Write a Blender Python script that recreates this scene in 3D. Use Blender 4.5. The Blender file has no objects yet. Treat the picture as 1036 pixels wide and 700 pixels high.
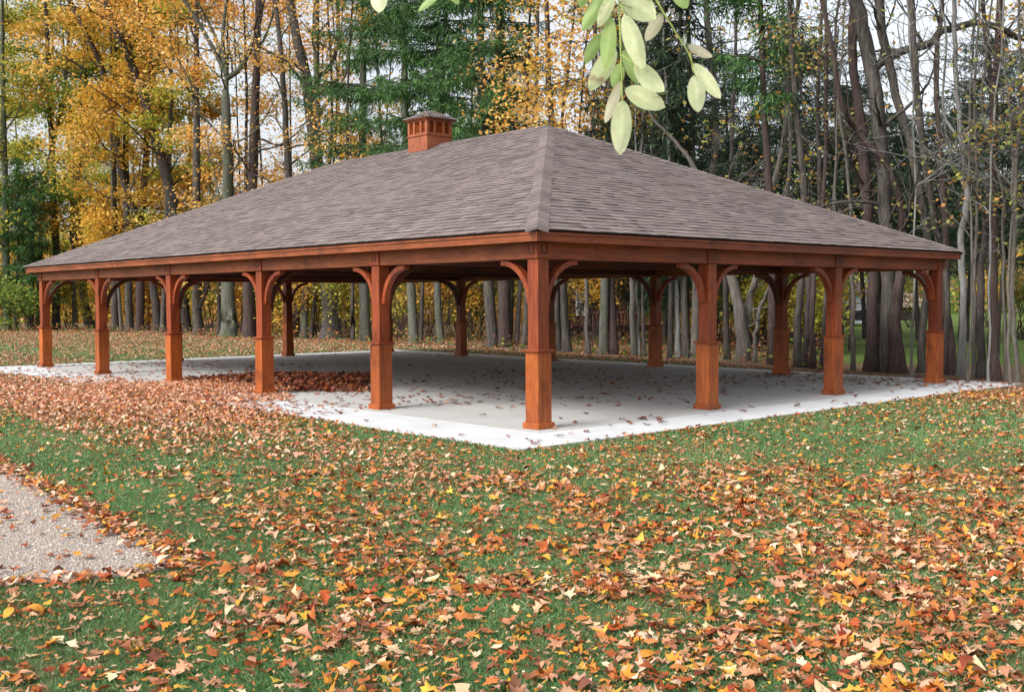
import bpy, math, random
import numpy as np
from mathutils import Matrix, Vector
R = math.radians
sc = bpy.context.scene
COL = sc.collection

# ------------------------------------------------------------------ camera
F_PX, PITCH, CAM_H, ROLL = 1092.3, -0.0438, 1.769, -0.0048
PW, PH = 1036.0, 700.0
cam_d = bpy.data.cameras.new('camera'); cam = bpy.data.objects.new('camera', cam_d); COL.objects.link(cam)
cam_d.sensor_fit = 'HORIZONTAL'; cam_d.sensor_width = 36.0; cam_d.lens = 36.0 * F_PX / PW
cam_d.clip_start = 0.05; cam_d.clip_end = 2000
fw = Vector((0, math.cos(PITCH), math.sin(PITCH))); u0 = Vector((0, -math.sin(PITCH), math.cos(PITCH))); r0 = Vector((1, 0, 0))
cr, sr = math.cos(ROLL), math.sin(ROLL)
RX = cr * r0 + sr * u0; UX = cr * u0 - sr * r0
mw = Matrix((RX, UX, -fw)).transposed().to_4x4(); mw.translation = Vector((0, 0, CAM_H))
cam.matrix_world = mw
sc.camera = cam
cam_d.dof.use_dof = True; cam_d.dof.focus_distance = 18; cam_d.dof.aperture_fstop = 24

# ------------------------------------------------------------------ sky and sun (overcast)
SUN_EL, SUN_AZ = R(42), R(-130)      # azimuth measured from +Y towards +X : behind the camera, to the left
w = bpy.data.worlds.new('World'); sc.world = w; w.use_nodes = True
nt = w.node_tree; nt.nodes.clear()
out = nt.nodes.new('ShaderNodeOutputWorld'); bg = nt.nodes.new('ShaderNodeBackground')
sky = nt.nodes.new('ShaderNodeTexSky'); sky.sky_type = 'NISHITA'; sky.sun_disc = False
sky.sun_elevation = SUN_EL; sky.sun_rotation = SUN_AZ; sky.dust_density = 4.0; sky.air_density = 1.0; sky.ozone_density = 2.0
hs = nt.nodes.new('ShaderNodeHueSaturation'); hs.inputs['Saturation'].default_value = 0.28
nt.links.new(sky.outputs[0], hs.inputs['Color']); nt.links.new(hs.outputs[0], bg.inputs['Color'])
bg.inputs['Strength'].default_value = 0.15
nt.links.new(bg.outputs[0], out.inputs[0])
sd = bpy.data.lights.new('sun', 'SUN'); sd.energy = 1.5; sd.angle = R(24); sd.color = (1.0, 0.96, 0.9)
sun = bpy.data.objects.new('sun', sd); COL.objects.link(sun)
sdir = Vector((math.sin(SUN_AZ) * math.cos(SUN_EL), math.cos(SUN_AZ) * math.cos(SUN_EL), math.sin(SUN_EL)))
sun.rotation_euler = sdir.to_track_quat('Z', 'Y').to_euler(); sun.location = (0, 0, 30)
sc.view_settings.view_transform = 'Standard'; sc.view_settings.look = 'None'
sc.view_settings.exposure = 0.9; sc.view_settings.gamma = 1.0; sc.view_settings.use_curve_mapping = False

# ------------------------------------------------------------------ helpers
def ray(px, py):
    d = RX * (px - PW / 2) + UX * -(py - PH / 2) + fw * F_PX
    return d.normalized()
def gpt(px, py, z=0.0):
    d = ray(px, py); t = (z - CAM_H) / d.z
    return Vector((d.x * t, d.y * t, z))
def at(px, py, Y):
    d = ray(px, py); t = Y / d.y
    return Vector((d.x * t, Y, CAM_H + d.z * t))
def lin(c):
    return tuple((v / 255 / 12.92) if v / 255 <= .04045 else ((v / 255 + .055) / 1.055) ** 2.4 for v in c)

def tag(o, label=None, cat=None, group=None, kind=None):
    if label: o['label'] = label
    if cat: o['category'] = cat
    if group: o['group'] = group
    if kind: o['kind'] = kind
    return o
def empty(name, loc=(0, 0, 0), rz=0.0):
    o = bpy.data.objects.new(name, None); COL.objects.link(o); o.location = loc; o.rotation_euler = (0, 0, rz)
    o.empty_display_size = .3
    return o

def fast(name, V, F, mats, C=None, MI=None, parent=None, smooth=False):
    """V (n,3), F (m,k) uniform polygons, C per-vertex rgb"""
    V = np.asarray(V, dtype=np.float32); F = np.asarray(F, dtype=np.int32)
    me = bpy.data.meshes.new(name)
    m, k = F.shape
    me.vertices.add(len(V)); me.vertices.foreach_set('co', V.ravel())
    me.loops.add(m * k); me.loops.foreach_set('vertex_index', F.ravel())
    me.polygons.add(m); me.polygons.foreach_set('loop_start', np.arange(0, m * k, k, dtype=np.int32))
    if MI is not None: me.polygons.foreach_set('material_index', np.asarray(MI, dtype=np.int32))
    if smooth: me.polygons.foreach_set('use_smooth', np.ones(m, dtype=bool))
    me.update(calc_edges=True)
    if C is not None:
        a = me.color_attributes.new('Col', 'FLOAT_COLOR', 'POINT')
        c4 = np.ones((len(V), 4), dtype=np.float32); c4[:, :3] = C
        a.data.foreach_set('color', c4.ravel())
    for mt in (mats if isinstance(mats, (list, tuple)) else [mats]): me.materials.append(mt)
    o = bpy.data.objects.new(name, me); COL.objects.link(o)
    if parent is not None: o.parent = parent
    return o

class MB:
    def __init__(s): s.v = []; s.f = []; s.c = []; s.m = []
    def add(s, vs, fs, col=None, mi=0):
        b = len(s.v); s.v += [tuple(p) for p in vs]; s.f += [tuple(b + i for i in f) for f in fs]
        s.m += [mi] * len(fs); s.c += [col or (1, 1, 1)] * len(vs)
    def box(s, lo, hi, mi=0):
        x0, y0, z0 = lo; x1, y1, z1 = hi
        s.add([(x0,y0,z0),(x1,y0,z0),(x1,y1,z0),(x0,y1,z0),(x0,y0,z1),(x1,y0,z1),(x1,y1,z1),(x0,y1,z1)],
              [(0,3,2,1),(4,5,6,7),(0,1,5,4),(1,2,6,5),(2,3,7,6),(3,0,4,7)], mi=mi)
    def build(s, name, mats, parent=None, bevel=0, smooth=False, color=False):
        me = bpy.data.meshes.new(name); me.from_pydata(s.v, [], s.f)
        for mt in (mats if isinstance(mats, (list, tuple)) else [mats]): me.materials.append(mt)
        me.polygons.foreach_set('material_index', s.m)
        if smooth: me.polygons.foreach_set('use_smooth', [True] * len(s.f))
        if color:
            a = me.color_attributes.new('Col', 'FLOAT_COLOR', 'POINT')
            a.data.foreach_set('color', np.hstack([np.array(s.c, dtype=np.float32), np.ones((len(s.c), 1), dtype=np.float32)]).ravel())
        me.update()
        o = bpy.data.objects.new(name, me); COL.objects.link(o)
        if parent is not None: o.parent = parent
        if bevel:
            b = o.modifiers.new('bevel', 'BEVEL'); b.width = bevel; b.segments = 2; b.limit_method = 'ANGLE'
        return o

# value noise in numpy
def vnoise(x, y, seed=0):
    x = np.asarray(x, float); y = np.asarray(y, float)
    xi = np.floor(x).astype(np.int64); yi = np.floor(y).astype(np.int64); xf = x - xi; yf = y - yi
    def h(a, b):
        n = (a * 374761393 + b * 668265263 + seed * 974634777) & 0x7fffffff
        n = ((n ^ (n >> 13)) * 1274126177) & 0x7fffffff
        return ((n ^ (n >> 16)) & 0xffff) / 65535.0
    sx = xf * xf * (3 - 2 * xf); sy = yf * yf * (3 - 2 * yf)
    a = h(xi, yi) * (1 - sx) + h(xi + 1, yi) * sx; b = h(xi, yi + 1) * (1 - sx) + h(xi + 1, yi + 1) * sx
    return a * (1 - sy) + b * sy
def fbm(x, y, seed=0): return (vnoise(x, y, seed) + .5 * vnoise(x * 2.1, y * 2.1, seed + 1) + .25 * vnoise(x * 4.3, y * 4.3, seed + 2)) / 1.75

# ------------------------------------------------------------------ materials
def newmat(name, rough=.8, spec=.3):
    m = bpy.data.materials.new(name); m.use_nodes = True; n = m.node_tree
    b = n.nodes['Principled BSDF']; b.inputs['Roughness'].default_value = rough; b.inputs['Specular IOR Level'].default_value = spec
    return m, n, b
def ramp(n, stops):
    r = n.nodes.new('ShaderNodeValToRGB'); e = r.color_ramp.elements
    while len(e) < len(stops): e.new(.5)
    for i, (p, c) in enumerate(stops): e[i].position = p; e[i].color = (*c, 1)
    return r
def noise(n, scale, vec=None, detail=6, rough=.6):
    t = n.nodes.new('ShaderNodeTexNoise'); t.inputs['Scale'].default_value = scale; t.inputs['Detail'].default_value = detail; t.inputs['Roughness'].default_value = rough
    if vec is not None: n.links.new(vec, t.inputs['Vector'])
    return t
def objco(n, scale=(1, 1, 1)):
    tc = n.nodes.new('ShaderNodeTexCoord'); mp = n.nodes.new('ShaderNodeMapping'); mp.inputs['Scale'].default_value = scale
    n.links.new(tc.outputs['Object'], mp.inputs['Vector']); return mp.outputs[0]
def bump(n, b, src, strength, dist=.02):
    bp = n.nodes.new('ShaderNodeBump'); bp.inputs['Strength'].default_value = strength; bp.inputs['Distance'].default_value = dist
    n.links.new(src, bp.inputs['Height']); n.links.new(bp.outputs[0], b.inputs['Normal'])
def mixc(n, fac, a, b_, mode='MIX'):
    m = n.nodes.new('ShaderNodeMix'); m.data_type = 'RGBA'; m.blend_type = mode
    for sock, val in ((m.inputs[0], fac), (m.inputs[6], a), (m.inputs[7], b_)):
        if isinstance(val, (int, float)): sock.default_value = val
        elif isinstance(val, tuple): sock.default_value = (*val, 1)
        else: n.links.new(val, sock)
    return m.outputs[2]

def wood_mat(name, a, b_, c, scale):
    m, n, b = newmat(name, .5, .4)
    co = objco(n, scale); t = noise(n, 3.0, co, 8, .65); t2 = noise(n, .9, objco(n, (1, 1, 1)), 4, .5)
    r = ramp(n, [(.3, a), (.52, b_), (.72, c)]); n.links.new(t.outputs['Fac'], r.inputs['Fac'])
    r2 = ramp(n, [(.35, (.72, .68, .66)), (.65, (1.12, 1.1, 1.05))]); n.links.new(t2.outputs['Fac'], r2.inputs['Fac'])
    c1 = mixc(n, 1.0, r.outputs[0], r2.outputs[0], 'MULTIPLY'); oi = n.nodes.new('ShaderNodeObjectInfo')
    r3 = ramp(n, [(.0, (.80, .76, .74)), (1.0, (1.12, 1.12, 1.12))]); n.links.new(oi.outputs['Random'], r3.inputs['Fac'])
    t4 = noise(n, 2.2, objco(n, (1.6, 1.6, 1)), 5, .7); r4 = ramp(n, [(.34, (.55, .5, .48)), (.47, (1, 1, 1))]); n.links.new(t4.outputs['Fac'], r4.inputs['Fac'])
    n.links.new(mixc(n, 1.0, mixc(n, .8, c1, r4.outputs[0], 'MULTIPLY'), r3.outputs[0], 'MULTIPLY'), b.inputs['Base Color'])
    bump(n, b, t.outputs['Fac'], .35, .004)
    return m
WA, WB, WC = (.14, .024, .007), (.245, .047, .011), (.33, .078, .018)
M_post = wood_mat('stained_cedar_vertical', WA, WB, WC, (9, 9, .8))
M_low = wood_mat('stained_cedar_casing', (.20, .042, .007), (.33, .080, .012), (.42, .122, .022), (9, 9, .8))
M_beamx = wood_mat('stained_cedar_beam', WA, WB, WC, (.7, 9, 9))
M_beamy = wood_mat('stained_cedar_header_lit', (.17, .040, .012), (.28, .074, .020), (.37, .115, .034), (9, .7, 9))  # beam cedar lightened in the colour for light on the left side
M_ceil = wood_mat('shade_darkened_boards', (.06, .013, .007), (.11, .025, .012), (.16, .04, .018), (.7, 9, 9))  # shade under the roof put into the wood colour
M_cup = wood_mat('stained_cedar_cupola', (.24, .062, .023), (.36, .105, .042), (.44, .15, .064), (4, 4, 1.5))

def shingle_mat():
    m, n, b = newmat('asphalt_shingle', .92, .2)
    a = n.nodes.new('ShaderNodeAttribute'); a.attribute_name = 'Col'
    t = noise(n, 60, objco(n), 3, .7); r = ramp(n, [(.3, (.7, .7, .7)), (.7, (1.25, 1.25, 1.25))]); n.links.new(t.outputs['Fac'], r.inputs['Fac'])
    t2 = noise(n, .8, objco(n), 4, .6); r2 = ramp(n, [(.3, (.9, .88, .87)), (.7, (1.08, 1.08, 1.1))]); n.links.new(t2.outputs['Fac'], r2.inputs['Fac'])
    c = mixc(n, 1.0, a.outputs['Color'], r.outputs[0], 'MULTIPLY')
    n.links.new(mixc(n, 1.0, c, r2.outputs[0], 'MULTIPLY'), b.inputs['Base Color'])
    bump(n, b, t.outputs['Fac'], .5, .004)
    return m
M_sh = shingle_mat()

def leaf_mat(name, transl=.4, rough=.6):
    m = bpy.data.materials.new(name); m.use_nodes = True; n = m.node_tree
    b = n.nodes['Principled BSDF']; b.inputs['Roughness'].default_value = rough; b.inputs['Specular IOR Level'].default_value = .3
    a = n.nodes.new('ShaderNodeAttribute'); a.attribute_name = 'Col'
    n.links.new(a.outputs['Color'], b.inputs['Base Color'])
    tr = n.nodes.new('ShaderNodeBsdfTranslucent'); n.links.new(a.outputs['Color'], tr.inputs['Color'])
    mx = n.nodes.new('ShaderNodeMixShader'); mx.inputs[0].default_value = transl
    n.links.new(b.outputs[0], mx.inputs[1]); n.links.new(tr.outputs[0], mx.inputs[2])
    n.links.new(mx.outputs[0], n.nodes['Material Output'].inputs['Surface'])
    return m
M_leaf = leaf_mat('autumn_leaf', .45)
M_needle = leaf_mat('needles', .25)
M_fallen = leaf_mat('fallen_leaf', .1, .7)
M_grass = leaf_mat('grass_blade', .3, .6)

def bark_mat(name, a, b_, c, green=0.0):
    m, n, b = newmat(name, .95, .1)
    t = noise(n, 5, objco(n, (3, 3, .5)), 8, .7); r = ramp(n, [(.3, a), (.5, b_), (.7, c)]); n.links.new(t.outputs['Fac'], r.inputs['Fac'])
    t2 = noise(n, .7, objco(n), 5, .6)
    r2 = ramp(n, [(.4, (1, 1, 1)), (.6, (.84, .98, .76) if green else (.8, .8, .82))]); n.links.new(t2.outputs['Fac'], r2.inputs['Fac'])
    n.links.new(mixc(n, 1.0, r.outputs[0], r2.outputs[0], 'MULTIPLY'), b.inputs['Base Color'])
    bump(n, b, t.outputs['Fac'], .9, .05)
    return m
BARK = {
 'grey': bark_mat('bark_grey', (.036, .032, .028), (.082, .073, .064), (.155, .14, .122), 0),
 'light': bark_mat('bark_light', (.075, .066, .056), (.13, .117, .10), (.20, .182, .158), 0),
 'dark': bark_mat('bark_dark', (.03, .026, .024), (.062, .052, .048), (.11, .095, .086), 0),
 'green': bark_mat('bark_green', (.06, .058, .048), (.11, .108, .092), (.17, .166, .142), 1),
 'brown': bark_mat('bark_brown', (.040, .028, .026), (.072, .052, .047), (.11, .082, .074), 0),
 'pale': bark_mat('bark_pale', (.13, .13, .122), (.215, .213, .20), (.32, .315, .30), 0),
}
# ------------------------------------------------------------------ ground
def grid(name, xs, ys, z, mat, kind='structure', zf=None):
    X, Y = np.meshgrid(xs, ys); Z = np.full_like(X, z) if zf is None else zf(X, Y)
    V = np.stack([X, Y, Z], -1).reshape(-1, 3); nx, ny = len(xs), len(ys)
    i = (np.arange(ny - 1)[:, None] * nx + np.arange(nx - 1)[None]).ravel()
    o = fast(name, V, np.stack([i, i + 1, i + nx + 1, i + nx], -1), mat); tag(o, kind=kind); return o
def ground_mat():
    m, n, b = newmat('turf', .95, .1)
    co = objco(n)
    t = noise(n, .45, co, 6, .6); t2 = noise(n, 9, co, 6, .7); t3 = noise(n, 70, co, 4, .7)
    g = ramp(n, [(.3, (.035, .09, .028)), (.5, (.06, .14, .045)), (.7, (.11, .17, .07))]); n.links.new(t2.outputs['Fac'], g.inputs['Fac'])
    l = ramp(n, [(.3, (.10, .055, .028)), (.5, (.21, .12, .065)), (.7, (.36, .23, .14))]); n.links.new(t3.outputs['Fac'], l.inputs['Fac'])
    k = ramp(n, [(.45, (0, 0, 0)), (.62, (.5, .5, .5))]); n.links.new(t.outputs['Fac'], k.inputs['Fac'])
    n.links.new(mixc(n, k.outputs[0], g.outputs[0], l.outputs[0]), b.inputs['Base Color'])
    bump(n, b, t3.outputs['Fac'], .7, .03)
    return m
def litter_mat():
    m, n, b = newmat('forest_litter', .95, .1)
    co = objco(n); t3 = noise(n, 30, co, 6, .8); t = noise(n, 1.1, co, 5, .6)
    l = ramp(n, [(.3, (.085, .052, .032)), (.5, (.19, .125, .078)), (.7, (.33, .23, .15))]); n.links.new(t3.outputs['Fac'], l.inputs['Fac'])
    r2 = ramp(n, [(.35, (.75, .75, .7)), (.65, (1.1, 1.05, 1))]); n.links.new(t.outputs['Fac'], r2.inputs['Fac'])
    n.links.new(mixc(n, 1.0, l.outputs[0], r2.outputs[0], 'MULTIPLY'), b.inputs['Base Color'])
    bump(n, b, t3.outputs['Fac'], .8, .04); return m
M_turf = ground_mat(); M_litter = litter_mat()
grid('ground', np.linspace(-900, 900, 3), np.linspace(-60, 1500, 3), 0.0, M_turf)

def sheet(name, pts, z, mat, skirt=None):
    mb = MB(); n = len(pts)
    if skirt is None: mb.add([(p[0], p[1], z) for p in pts], [tuple(range(n))])
    else:
        mb.add([(p[0], p[1], z) for p in pts] + [(p[0], p[1], skirt) for p in pts],
               [tuple(range(n))] + [(i, i + n, (i + 1) % n + n, (i + 1) % n) for i in range(n)])
    o = mb.build(name, mat); tag(o, kind='structure'); return o
# wood edge (front border of the leaf-littered floor of the wood), world points
edge_px = [(-260, 333), (-60, 335), (60, 336), (150, 339), (230, 343), (330, 346), (420, 350), (500, 355), (560, 359), (640, 364), (720, 369), (800, 376), (860, 381), (930, 386), (1000, 392), (1100, 402), (1300, 420)]
EDGE = [gpt(*p) for p in edge_px]
rng = np.random.default_rng(5)
def jag(a, b, n, amp):
    o = []
    for i in range(n):
        t = i / n; o.append((a[0] + (b[0] - a[0]) * t + rng.normal(0, amp), a[1] + (b[1] - a[1]) * t + rng.normal(0, amp)))
    return o
fe = []
for a, b_ in zip(EDGE[:-1], EDGE[1:]): fe += jag(a, b_, 8, .12)
fe.append((EDGE[-1].x, EDGE[-1].y))
sheet('forest_floor', fe + [(300, 300), (-300, 300)], .004, M_litter)
def lawn_mat():
    m, n, b = newmat('far_lawn', .95, .1)
    t = noise(n, .35, objco(n), 6, .7)
    g = ramp(n, [(.35, (.055, .095, .022)), (.52, (.095, .15, .035)), (.68, (.20, .16, .07))]); n.links.new(t.outputs['Fac'], g.inputs['Fac'])
    t2 = noise(n, 9, objco(n), 6, .8); g2 = ramp(n, [(.3, (.6, .65, .6)), (.6, (1.1, 1.05, 1.0)), (.72, (2.0, 1.3, 1.2))]); n.links.new(t2.outputs['Fac'], g2.inputs['Fac'])
    n.links.new(mixc(n, 1.0, g.outputs[0], g2.outputs[0], 'MULTIPLY'), b.inputs['Base Color']); return m
fl = [gpt(845, 367), gpt(1150, 376)]
sheet('far_lawn', [(fl[0].x, fl[0].y), (fl[1].x + 6, fl[1].y - 1), (95, 150), (40, 160), tuple(gpt(860, 330))[:2], tuple(gpt(838, 345))[:2]], .008, lawn_mat())

def gravel_mat():
    m, n, b = newmat('gravel', .95, .1)
    co = objco(n); t = noise(n, 45, co, 6, .8); v = n.nodes.new('ShaderNodeTexVoronoi'); v.inputs['Scale'].default_value = 55; n.links.new(co, v.inputs['Vector'])
    l = ramp(n, [(.3, (.19, .155, .13)), (.5, (.37, .315, .275)), (.7, (.55, .48, .43))]); n.links.new(t.outputs['Fac'], l.inputs['Fac'])
    n.links.new(l.outputs[0], b.inputs['Base Color']); bump(n, b, v.outputs['Distance'], .9, .02); return m
PATH = [gpt(-60, 442), gpt(0, 471), gpt(60, 505), gpt(125, 540), gpt(192, 572), gpt(130, 584), gpt(0, 594), gpt(-200, 612), gpt(-500, 640)]
PATH = [(p.x, p.y) for p in PATH] + [(-13, 12), (-11, 18)]
pe = []
for a, b_ in zip(PATH[:4], PATH[1:5]): pe += jag(a, b_, 10, .03)
sheet('gravel_path', pe + PATH[4:], .006, gravel_mat())

def inpoly(x, y, P):
    x = np.asarray(x); y = np.asarray(y); c = np.zeros(x.shape, bool); n = len(P); j = n - 1
    for i in range(n):
        xi, yi = P[i][0], P[i][1]; xj, yj = P[j][0], P[j][1]
        if yi != yj:
            k = ((yi > y) != (yj > y)) & (x < (xj - xi) * (y - yi) / (yj - yi) + xi); c ^= k
        j = i
    return c

# ------------------------------------------------------------------ pavilion frame of reference
X0, Y0, TH = .3544, 14.489, .838
UD = np.array([-math.cos(TH), math.sin(TH)]); VD = np.array([math.sin(TH), math.cos(TH)])
Us = [0, 3.650, 7.389, 11.246, 15.162, 19.033]; Vs = [0, 3.648, 7.295, 11.071]
L, WD = Us[-1], Vs[-1]
def loc2w(v, u): return (X0 + UD[0] * u + VD[0] * v, Y0 + UD[1] * u + VD[1] * v)
def w2loc(x, y):
    dx = x - X0; dy = y - Y0
    return dx * VD[0] + dy * VD[1], dx * UD[0] + dy * UD[1]      # v, u
ROTZ = math.atan2(VD[1], VD[0])

def concrete_mat(name, a, b_):
    m, n, b = newmat(name, .85, .25)
    co = objco(n); t = noise(n, 1.2, co, 8, .65); t2 = noise(n, 60, co, 3, .6)
    r = ramp(n, [(.3, a), (.7, b_)]); n.links.new(t.outputs['Fac'], r.inputs['Fac'])
    r2 = ramp(n, [(.3, (.92, .92, .92)), (.7, (1.05, 1.05, 1.05))]); n.links.new(t2.outputs['Fac'], r2.inputs['Fac'])
    n.links.new(mixc(n, 1.0, r.outputs[0], r2.outputs[0], 'MULTIPLY'), b.inputs['Base Color']); bump(n, b, t2.outputs['Fac'], .2, .004)
    return m
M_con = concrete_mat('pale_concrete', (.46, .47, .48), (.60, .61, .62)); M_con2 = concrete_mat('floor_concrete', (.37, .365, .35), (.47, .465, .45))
AP = dict(v0=-1.52, v1=WD + 1.05, u0=-1.32, u1=L + 1.1)
SLAB = [loc2w(AP['v0'], AP['u0']), loc2w(AP['v1'], AP['u0']), loc2w(AP['v1'], AP['u1']), loc2w(AP['v0'], AP['u1'])]
def rot_sheet(name, v0, v1, u0, u1, z, zb, mat):
    mb = MB(); mb.box((v0, u0, zb), (v1, u1, z)); o = mb.build(name, mat); o.location = (X0, Y0, 0); o.rotation_euler = (0, 0, ROTZ)
    tag(o, kind='structure'); return o
ZA = .018
rot_sheet('concrete_apron', AP['v0'], AP['v1'], AP['u0'], AP['u1'], ZA, -.1, M_con)
# floor slab poured in panels with saw-cut joints
mb = MB(); g = .006
ue = [-.36] + [(Us[i]) for i in range(1, 5)] + [L + .36]; ve = [-.36, Vs[1], Vs[2], WD + .36]
for i in range(5):
    for j in range(3): mb.box((ve[j] + g, ue[i] + g, ZA - .02), (ve[j + 1] - g, ue[i + 1] - g, ZA + .005))
fl = mb.build('concrete_floor', M_con2); fl.location = (X0, Y0, 0); fl.rotation_euler = (0, 0, ROTZ); tag(fl, kind='structure')
ZF = ZA + .005

# ------------------------------------------------------------------ pavilion
pav = empty('pavilion', (X0, Y0, 0), ROTZ)
tag(pav, 'large open timber pavilion, red-brown stained, with grey-brown shingled hip roof on a concrete pad', 'pavilion')
HP = 2.30; BT = 2.535
def post_at(v, u, corner):
    s = .102
    mb = MB(); mb.box((v - s, u - s, ZF), (v + s, u + s, HP - .002)); p = mb.build('post', M_post, pav, bevel=.008)
    s = .126; mb = MB(); mb.box((v - s, u - s, ZF + .07), (v + s, u + s, 1.055)); mb.build('post_casing', M_low, p, bevel=.008)
    s = .156; mb = MB(); mb.box((v - s, u - s, ZF), (v + s, u + s, ZF + .085)); mb.build('plinth', M_low, p, bevel=.01)
    s = .160; mb = MB(); mb.box((v - s, u - s, 1.055), (v + s, u + s, 1.085)); mb.build('trim_band', M_post, p, bevel=.006)
    return p
per = []
for i, u in enumerate(Us):
    for j, v in enumerate(Vs):
        if i in (0, 5) or j in (0, 3): per.append((i, j)); post_at(v, u, (i in (0, 5)) and (j in (0, 3)))
# perimeter header beams
hb = .104
def beam(lo, hi, mat, nm='header_beam'):
    mb = MB(); mb.box(lo, hi); mb.build(nm, mat, pav, bevel=.006)
beam((-hb, -hb, HP), (hb, L + hb, BT), M_beamy); beam((WD - hb, -hb, HP), (WD + hb, L + hb, BT), M_beamy)
beam((hb + .001, -hb + .002, HP), (WD - hb - .001, hb, BT), M_beamx); beam((hb + .001, L - hb, HP), (WD - hb - .001, L + hb - .002, BT), M_beamx)
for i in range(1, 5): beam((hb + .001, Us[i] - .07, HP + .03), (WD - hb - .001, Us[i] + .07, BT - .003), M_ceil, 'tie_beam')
# head blocks over the posts, each with two slotted notches
M_slot, _n, _b = newmat('dark_recess', .9, .1); _b.inputs['Base Color'].default_value = (.03, .012, .008, 1)
def head_block(v, u, nv, nu):
    mb = MB(); w_ = .135; t0 = hb - .01; t1 = hb + .022
    if nv:
        a, b_ = sorted((v + nv * t0, v + nv * t1)); lo = (a, u - w_, HP + .004); hi = (b_, u + w_, BT - .03)
    else:
        a, b_ = sorted((u + nu * t0, u + nu * t1)); lo = (v - w_, a, HP + .004); hi = (v + w_, b_, BT - .03)
    mb.box(lo, hi); h = mb.build('head_block', M_post, pav, bevel=.004)
    mb = MB()
    for s in (-.045, .045):
        if nv: a, b_ = sorted((v + nv * t1, v + nv * (t1 + .004))); mb.box((a, u + s - .012, HP + .06), (b_, u + s + .012, BT - .06))
        else: a, b_ = sorted((u + nu * t1, u + nu * (t1 + .004))); mb.box((v + s - .012, a, HP + .06), (v + s + .012, b_, BT - .06))
    if nv: a, b_ = sorted((v + nv * t1, v + nv * (t1 + .0035))); mb.box((a, u - .045, HP + .06), (b_, u + .045, HP + .08))
    else: a, b_ = sorted((u + nu * t1, u + nu * (t1 + .0035))); mb.box((v - .045, a, HP + .06), (v + .045, b_, HP + .08))
    mb.build('notch', M_ceil, h)
for (i, j) in per:
    v, u = Vs[j], Us[i]
    if j == 0: head_block(v, u, -1, 0)
    if j == 3: head_block(v, u, 1, 0)
    if i == 0: head_block(v, u, 0, -1)
    if i == 5: head_block(v, u, 0, 1)
# curved braces
def brace(v, u, dv, du, r=.60, ztop=HP, off=.10, mat=None):
    """quarter ring touching the post below and the beam above, opening away from both"""
    mb = MB(); N = 12; hw = .052; ri = r - .072
    cs = []
    for k in range(N + 1):
        a = math.pi / 2 * k / N
        for rr in (r, ri):
            d = off + r - rr * math.cos(a); z = ztop - .001 - r + rr * math.sin(a)
            # a=0 : at the post face ; a=90 : at the beam
            for s in (-hw, hw): cs.append((v + dv * d + du * s, u + du * d + dv * s, z))
    fs = []
    for k in range(N):
        o = 4 * k; p = o + 4
        fs += [(o, o + 1, p + 1, p), (o + 2, p + 2, p + 3, o + 3), (o, p, p + 2, o + 2), (o + 1, o + 3, p + 3, p + 1)]
    fs += [(0, 2, 3, 1), (4 * N, 4 * N + 1, 4 * N + 3, 4 * N + 2)]
    mb.add(cs, fs); mb.build('curved_brace', mat or M_post, pav)
for (i, j) in per:
    v, u = Vs[j], Us[i]
    if j in (0, 3):
        if i > 0: brace(v, u, 0, -1)
        if i < 5: brace(v, u, 0, 1)
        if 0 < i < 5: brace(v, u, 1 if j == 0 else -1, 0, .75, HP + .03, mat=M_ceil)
    if i in (0, 5):
        if j > 0: brace(v, u, -1, 0)
        if j < 3: brace(v, u, 1, 0)
# roof
OH = .35; ZE = 2.665; ZR = 5.30; HW = WD / 2 + OH; SL = math.hypot(HW, ZR - ZE)
# soffit + ceiling (flat boards)
mb = MB(); mb.box((-OH + .03, -OH + .03, 2.525), (-hb - .004, L + OH - .03, 2.54)); mb.box((WD + hb + .004, -OH + .03, 2.525), (WD + OH - .03, L + OH - .03, 2.54))
mb.box((-hb - .003, -OH + .03, 2.525), (WD + hb + .003, -hb - .004, 2.54)); mb.box((-hb - .003, L + hb + .004, 2.525), (WD + hb + .003, L + OH - .03, 2.54))
mb.build('soffit', M_beamy, pav)
mb = MB()
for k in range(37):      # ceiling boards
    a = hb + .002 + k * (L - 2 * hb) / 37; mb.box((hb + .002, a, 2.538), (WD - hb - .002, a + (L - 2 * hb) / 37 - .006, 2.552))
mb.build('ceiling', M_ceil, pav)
def frame_ring(name, o0, o1, z0, z1, mats):
    # mitred ring of four boards, outer offset o0, inner offset o1
    q = lambda o, z: [(-o, -o, z), (WD + o, -o, z), (WD + o, L + o, z), (-o, L + o, z)]
    for k in range(4):
        mb = MB(); k2 = (k + 1) % 4
        a = [q(o0, z0)[k], q(o0, z0)[k2], q(o1, z0)[k2], q(o1, z0)[k], q(o0, z1)[k], q(o0, z1)[k2], q(o1, z1)[k2], q(o1, z1)[k]]
        mb.add(a, [(0, 3, 2, 1), (4, 5, 6, 7), (0, 1, 5, 4), (2, 3, 7, 6), (0, 4, 7, 3), (1, 2, 6, 5)])
        mb.build(name, M_beamx if k % 2 == 0 else M_beamy, pav)
frame_ring('fascia', OH, OH - .025, 2.512, 2.64, None)
frame_ring('drip_board', OH + .018, OH + .0005, 2.60, 2.652, None)
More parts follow.
